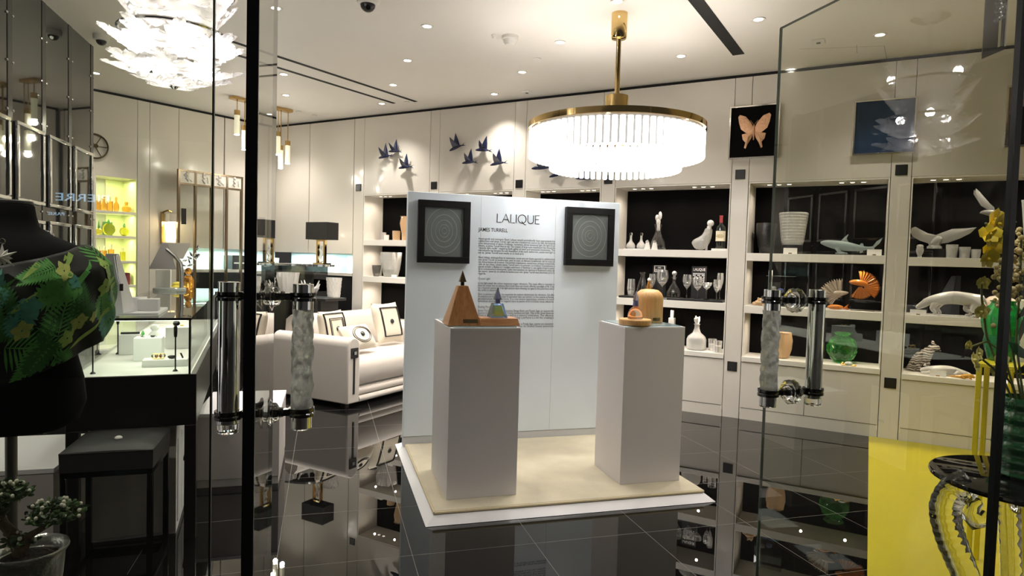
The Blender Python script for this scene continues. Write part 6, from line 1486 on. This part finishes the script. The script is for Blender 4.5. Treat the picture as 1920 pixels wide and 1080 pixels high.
Xp = lambda px: (px - 54) * m
trunk = MB().tube([(Xp(44), 0, .12), (Xp(30), 0, Z(1000)), (Xp(12), 0, Z(975)), (Xp(4), .01, Z(950)), (Xp(16), 0, Z(925))], [.016, .014, .012, .010, .006], 10).tube([(Xp(40), 0, .125), (Xp(56), -.01, Z(1002)), (Xp(80), -.01, Z(988)), (Xp(110), -.01, Z(972))], [.012, .010, .007, .004], 8)
obj('trunk', trunk, BARK, t, smooth=60)
LF = mat('bonsai_leaf', (.055, .10, .035), .5, var=.4, vs=30); BUDM = mat('white_bud', (.75, .74, .60), .5)
rb = random.Random(3)
for cx, cz, rx, rz2, n in ((20, 922, 32, 26, 210), (-10, 955, 28, 22, 140), (96, 966, 48, 26, 330), (40, 1012, 26, 12, 80)):
    kl, kb = MB(), MB()
    for j in range(n):
        while True:
            x, y, z = rb.uniform(-1, 1), rb.uniform(-1, 1), rb.uniform(-1, 1)
            if .35 < x * x + y * y + z * z < 1: break
        P = Vector((Xp(cx + x * rx), y * rx * m * .9, Z(cz - z * rz2 * (1 if z > 0 else .55))))
        kl.lens([(0, 0), (.006, .005), (.014, .004), (.019, 0), (.014, -.004), (.006, -.005)], (.009, 0), .0012, T(*P) @ RZ(rb.uniform(0, 6.3)) @ RX(rb.uniform(-1.2, 1.2)) @ RY(rb.uniform(-.8, .4)))
        if z > -.1 and rb.random() < .15: kb.ell(.0046, .0046, .0052, P * 1.0 + Vector((x * .006, y * .006, z * .01)), 8)
    obj('foliage', kl, LF, t, smooth=0); kb and obj('buds', kb, BUDM, t)

# ================================================================ RIGHT: YELLOW FLOOR, CRYSTAL TABLE, VASES, FLOWERS
u0y = 6.735
t = one('floor_mat', 'glossy yellow floor covering behind the right glass door', 'floor covering', MB().box(u0y, 9.6, -3.75, -.002, .0006, .004), mat('yellow_floor', (.47, .40, .008), .28, spec=.35, var=.04, vs=1.5), O1, A1, smooth=0)
TX, TY, TZ = 2.515, 1.74, .745
t = thing('crystal_table', 'round black glass table on carved scrolling crystal legs by the right door', 'table', (TX, TY, .0045))
TZ -= .0045
obj('top', MB().lathe([(.30, TZ - .022), (.312, TZ - .018), (.315, TZ - .010), (.312, TZ - .002), (.306, TZ)], 72), mat('black_glass_top', (.006, .006, .006), .03), t)
obj('ring', MB().lathe([(.20, TZ - .04), (.21, TZ - .04), (.21, TZ - .023), (.20, TZ - .023)], 48, cap=False), CHROME, t)
LEGG = mat('carved_leg_crystal', (.97, .98, .96), .04, trans=1, ior=1.5)
for j, az in enumerate((166, 286, 46)):
    M_ = RZ(math.radians(az))
    path = [(.150, .615), (.165, .585), (.195, .580), (.215, .605), (.205, .640), (.180, .655)]
    k = MB().tube([(x, 0, z) for x, z in path], [.012, .018, .020, .020, .017, .010], 14, M_, 1.7); obj('scroll', k, LEGG, t, smooth=60)
    pth = [(.235, TZ - .024), (.285, .690), (.310, .640), (.305, .580), (.280, .505), (.245, .430), (.205, .340), (.170, .250), (.150, .160), (.155, .080), (.185, .020), (.20, .012)]
    # smooth resample, scales carved along the outer face
    pts, rad = [], []
    N = 90
    for i in range(N + 1):
        s_ = i / N * (len(pth) - 1); a = min(int(s_), len(pth) - 2); f = s_ - a
        P0, P1_, P2_, P3 = [Vector((*pth[max(0, min(len(pth) - 1, a + d_))], 0)) for d_ in (-1, 0, 1, 2)]
        q = .5 * ((2 * P1_) + (P2_ - P0) * f + (2 * P0 - 5 * P1_ + 4 * P2_ - P3) * f * f + (3 * P1_ - P0 - 3 * P2_ + P3) * f ** 3)
        pts.append((q.x, 0, max(.006, q.y))); rad.append((.046 - .015 * i / N) * (1 - .06 * ((i / 3.4) % 1.0)))
    k = MB().tube(pts, rad, 16, M_, 1.35); obj('leg', k, LEGG, t, smooth=40)
TZ += .0045
t = thing('vase', 'dark green scalloped glass vase of flowers on the black glass table', 'vase', (TX + .01, TY + .02, TZ + .0005))
q = [(.07, 0), (.085, .01)]; 
for j in range(30): z = .015 + .27 * j / 29; q.append((.105 + .008 * math.sin(z * 118) - .02 * abs(z - .14) / .14, z))
q += [(.085, .30)]
obj('body', MB().lathe(open_glass(q, .08), 48, mod=lambda a, t_: 1 + .02 * math.sin(a * 12)), DKGREEN, t, smooth=60)
PETAL = mat('orchid_yellow', (.95, .70, .05), .5, var=.15, vs=30); STEMM = mat('plant_stem', (.10, .12, .03), .6); DRY = mat('dry_blossom', (.55, .45, .20), .7, var=.3, vs=40); PALEY = mat('pale_yellow_petal', (.80, .72, .22), .55, var=.15, vs=30); LEAFM = mat('dark_leaf', (.015, .06, .02), .4)
V0 = Vector((TX + .01, TY + .02, TZ + .26))
t = thing('flower_arrangement', 'yellow orchids and dry blossoms rising from the dark green vase', 'flowers', V0)
YF = 1.80
def at(px, py, d=0): return PY(px, py, YF + d) - V0
rf = random.Random(11)
def orchid(k, P, s_, yaw, pitch):
    M_ = T(*P) @ RZ(yaw) @ RX(pitch)
    for j, (L, w_) in enumerate(((1, .42), (1.05, .62), (.9, .40), (.9, .40), (1.05, .62))):
        a = j * 2 * PI / 5; k.lens([(0, 0), (w_ * s_ * .7, L * s_ * .35), (w_ * s_ * .8, L * s_ * .7), (0, L * s_), (-w_ * s_ * .8, L * s_ * .7), (-w_ * s_ * .7, L * s_ * .35)], (0, L * s_ * .55), s_ * .10, M_ @ RY(a) @ RX(.35))
    k.ell(s_ * .18, s_ * .28, s_ * .18, (0, -s_ * .15, 0), 8, M_)
stems = [[(0, 0, -.1), at(1895, 640), at(1885, 540), at(1870, 470), at(1848, 418)], [(0, 0, -.1), at(1872, 690), at(1850, 630), at(1841, 560), at(1840, 528)], [(0, 0, -.1), at(1885, 720), at(1862, 690), at(1835, 668)], [(0, 0, -.1), at(1905, 640), at(1912, 540), at(1915, 440)], [(0, 0, -.1), at(1897, 720), at(1880, 700), at(1868, 676)], [(0, 0, -.1), at(1880, 660), at(1850, 640), at(1815, 652)]]
for s_ in stems: obj('stem', MB().tube(s_, .004, 7), STEMM, t)
for px, py, n, wx, wy, sz in ((1866, 448, 11, 26, 36, .042), (1835, 676, 3, 18, 12, .030), (1872, 680, 4, 16, 14, .032)):
    for j in range(n):
        k = MB(); orchid(k, at(px + rf.uniform(-wx, wx) * (.75 if n < 9 else .65), py + (j / max(1, n - 1) * 2 - 1) * wy, rf.uniform(-.05, .04)), sz * rf.uniform(.85, 1.1), rf.uniform(-.6, .6), rf.uniform(-.4, .3)); obj('orchid', k, PETAL if n > 9 else PALEY, t, smooth=50)
for px, py, sz in ((1840, 530, .030), (1837, 584, .034), (1812, 646, .022)):
    k = MB(); orchid(k, at(px, py), sz, rf.uniform(-.4, .4), .2); orchid(k, at(px + 5, py + 4), sz * .8, 1.0, -.2); obj('orchid', k, PALEY, t, smooth=50)
k = MB()
for j in range(90): k.ell(*(rf.uniform(.006, .011),) * 3, tuple(at(1882 + rf.gauss(0, 12), 520 + rf.gauss(0, 26), rf.uniform(-.04, .05))), 7)
for j in range(60): k.ell(*(rf.uniform(.006, .011),) * 3, tuple(at(1912 + rf.gauss(0, 8), 500 + rf.gauss(0, 40), rf.uniform(-.04, .05))), 7)
obj('dry_blossoms', k, DRY, t)['kind'] = 'stuff'
k = MB()
for px, py, a, L in ((1905, 600, .5, .16), (1912, 640, -.4, .15), (1900, 700, 1.1, .14), (1915, 560, .1, .14), (1890, 640, 2.4, .10)):
    P = at(px, py); k.lens([(0, 0), (.018, L * .3), (.02, L * .6), (0, L), (-.02, L * .6), (-.018, L * .3)], (0, L * .5), .006, T(*P) @ RY(a) @ RX(.4))
obj('leaves', k, LEAFM, t, smooth=50)
p = PY(1903, 700, 1.80)
# yellow stand with the bright green vase
SX, SY, SZ = 3.27, 2.39, 1.06
t = thing('plant_stand', 'tall thin-legged yellow stand under the bright green vase', 'stand', (SX, SY, .0045), .50)
S = .115; TH = SZ - .0045
obj('top', MB().box(-S, S, -S, S, TH - .02, TH), YEL, t, bevel=.003)
for x in (-1, 1):
    for y in (-1, 1): obj('leg', MB().box(x * (S - .012) - .011, x * (S - .012) + .011, y * (S - .012) - .011, y * (S - .012) + .011, 0, TH - .0205), YEL, t, bevel=.002)
vc = PZ(1875, 676, SZ); mv = mpp(vc)
t = thing('vase', 'bright green ribbed glass vase on the yellow stand behind the right door', 'vase', (vc.x, vc.y, SZ + .0005)); s_ = mv
obj('upper_body', MB().lathe([(26 * s_, 48 * s_), (31 * s_, 62 * s_), (33 * s_, 78 * s_), (29 * s_, 95 * s_), (20 * s_, 104 * s_), (18 * s_, 108 * s_), (21 * s_, 112 * s_), (17 * s_, 108 * s_)], 48, mod=lambda a, t_: 1 + .03 * math.sin(a * 16)), EMER, t, smooth=60)
obj('lower_body', MB().lathe([(18 * s_, 0), (20 * s_, 3 * s_), (25 * s_, 20 * s_), (28 * s_, 36 * s_), (26 * s_, 47.5 * s_)], 48, mod=relief_mod(4, 5, .06)), mat('deep_emerald', (.015, .30, .10), .15, trans=.55, bump=.5, bs=60), t, smooth=60)
# second stand mostly outside the picture: cream column vase and frosted flared vase
cp = PZ(1928, 692, 1.0); 
t = thing('plant_stand', 'yellow stand at the right picture edge carrying a cream column', 'stand', (cp.x, cp.y, .0045), .35)
obj('top', MB().box(-S, S, -S, S, .9755, .9955), YEL, t, bevel=.003)
for x in (-1, 1):
    for y in (-1, 1): obj('leg', MB().box(x * (S - .012) - .011, x * (S - .012) + .011, y * (S - .012) - .011, y * (S - .012) + .011, 0, .975), YEL, t, bevel=.002)
mc = mpp(cp); hc = 128 * mc
one('column_vase', 'cream cylindrical vase at the right picture edge', 'vase', MB().lathe([(24 * mc, 0), (25 * mc, 4 * mc), (25 * mc, hc), (24 * mc, hc + .004)], 40), mat('cream_ceramic', (.80, .76, .55), .4), (cp.x, cp.y, 1.0005))
one('crystal_vase', 'tall flared frosted crystal vase above the cream column at the right edge', 'vase', MB().lathe(open_glass([(10 * mc, 0), (12 * mc, 8 * mc), (10 * mc, 20 * mc), (13 * mc, 70 * mc), (20 * mc, 140 * mc), (24 * mc, 182 * mc), (25 * mc, 186 * mc)], .15), 48, mod=lambda a, t_: 1 + .06 * math.sin(a * 10 + t_ * 3)), FROSTW, (cp.x, cp.y, 1.005 + hc), smooth=60)
# crystal drop hanging from the ceiling near the right door hinge
hp = PY(1866, 60, 2.05); m = mpp(hp); zb_ = PY(1866, 108, 2.05).z
t = thing('crystal_pendant', 'hanging crystal plate with beads at the upper right by the door', 'pendant', (hp.x, hp.y, zb_), -.7)
Hh = CEIL - zb_
obj('cord', MB().cyl(.004, .33, Hh, 8), CHROME, t); obj('ceiling_rose', MB().cyl(.05, Hh - .015, Hh, 24), CHROME, t)
obj('plate', MB().prism([(-18 * m, 0), (16 * m, 14 * m), (16 * m, .33), (-18 * m, .33)], .012), pane_mat('grey_plate', (.42, .42, .46), ior=1.6), t, smooth=0)
obj('prism', MB().cyl(6 * m, 14 * m, .30, 6, T(8 * m, -.03, 0)), CRYS, t, smooth=0)
k = MB()
for j in range(26): k.ell(.010, .010, .010, ((-2 + (j * 7 % 5) * 2.6) * m, -.03, (64 + j * 3.2) * m), 8)
obj('beads', k, CRYS, t)
# lit shop sign across the mall, seen mirrored in the left front pane
pv = PY(126, 365, 8.6); ys_ = 2.6 - 8.6; ms = mpp(pv)
t = thing('shop_sign', 'pale blue lit shop sign across the mall, mirrored in the left front pane', 'sign', (pv.x, ys_, pv.z - .4), PI)
obj('board', MB().box(-2.2, 2.2, .004, .15, -1.9, 1.1), mat('dark_fascia', (.01, .01, .012), .5), t)
SIGN = mat('sign_light', (.6, .8, 1), .5, em=(.45, .72, 1), es=4.5)
k = MB(); text_into(k, 'PIERRE', 15 * ms * 1.35, (-.44, .0, .33), fit=88 * ms, ext=.004); obj('lettering', k, SIGN, t, smooth=0)
k = MB(); text_into(k, 'PARIS', 8 * ms, (.02, .0, .16), fit=26 * ms, ext=.004); obj('small_lettering', k, SIGN, t, smooth=0)
for s in (-1, 1): obj('support', MB().box(s * 1.8 - .06, s * 1.8 + .06, .01, .13, -(pv.z - .4), -1.9), BLACK, t)
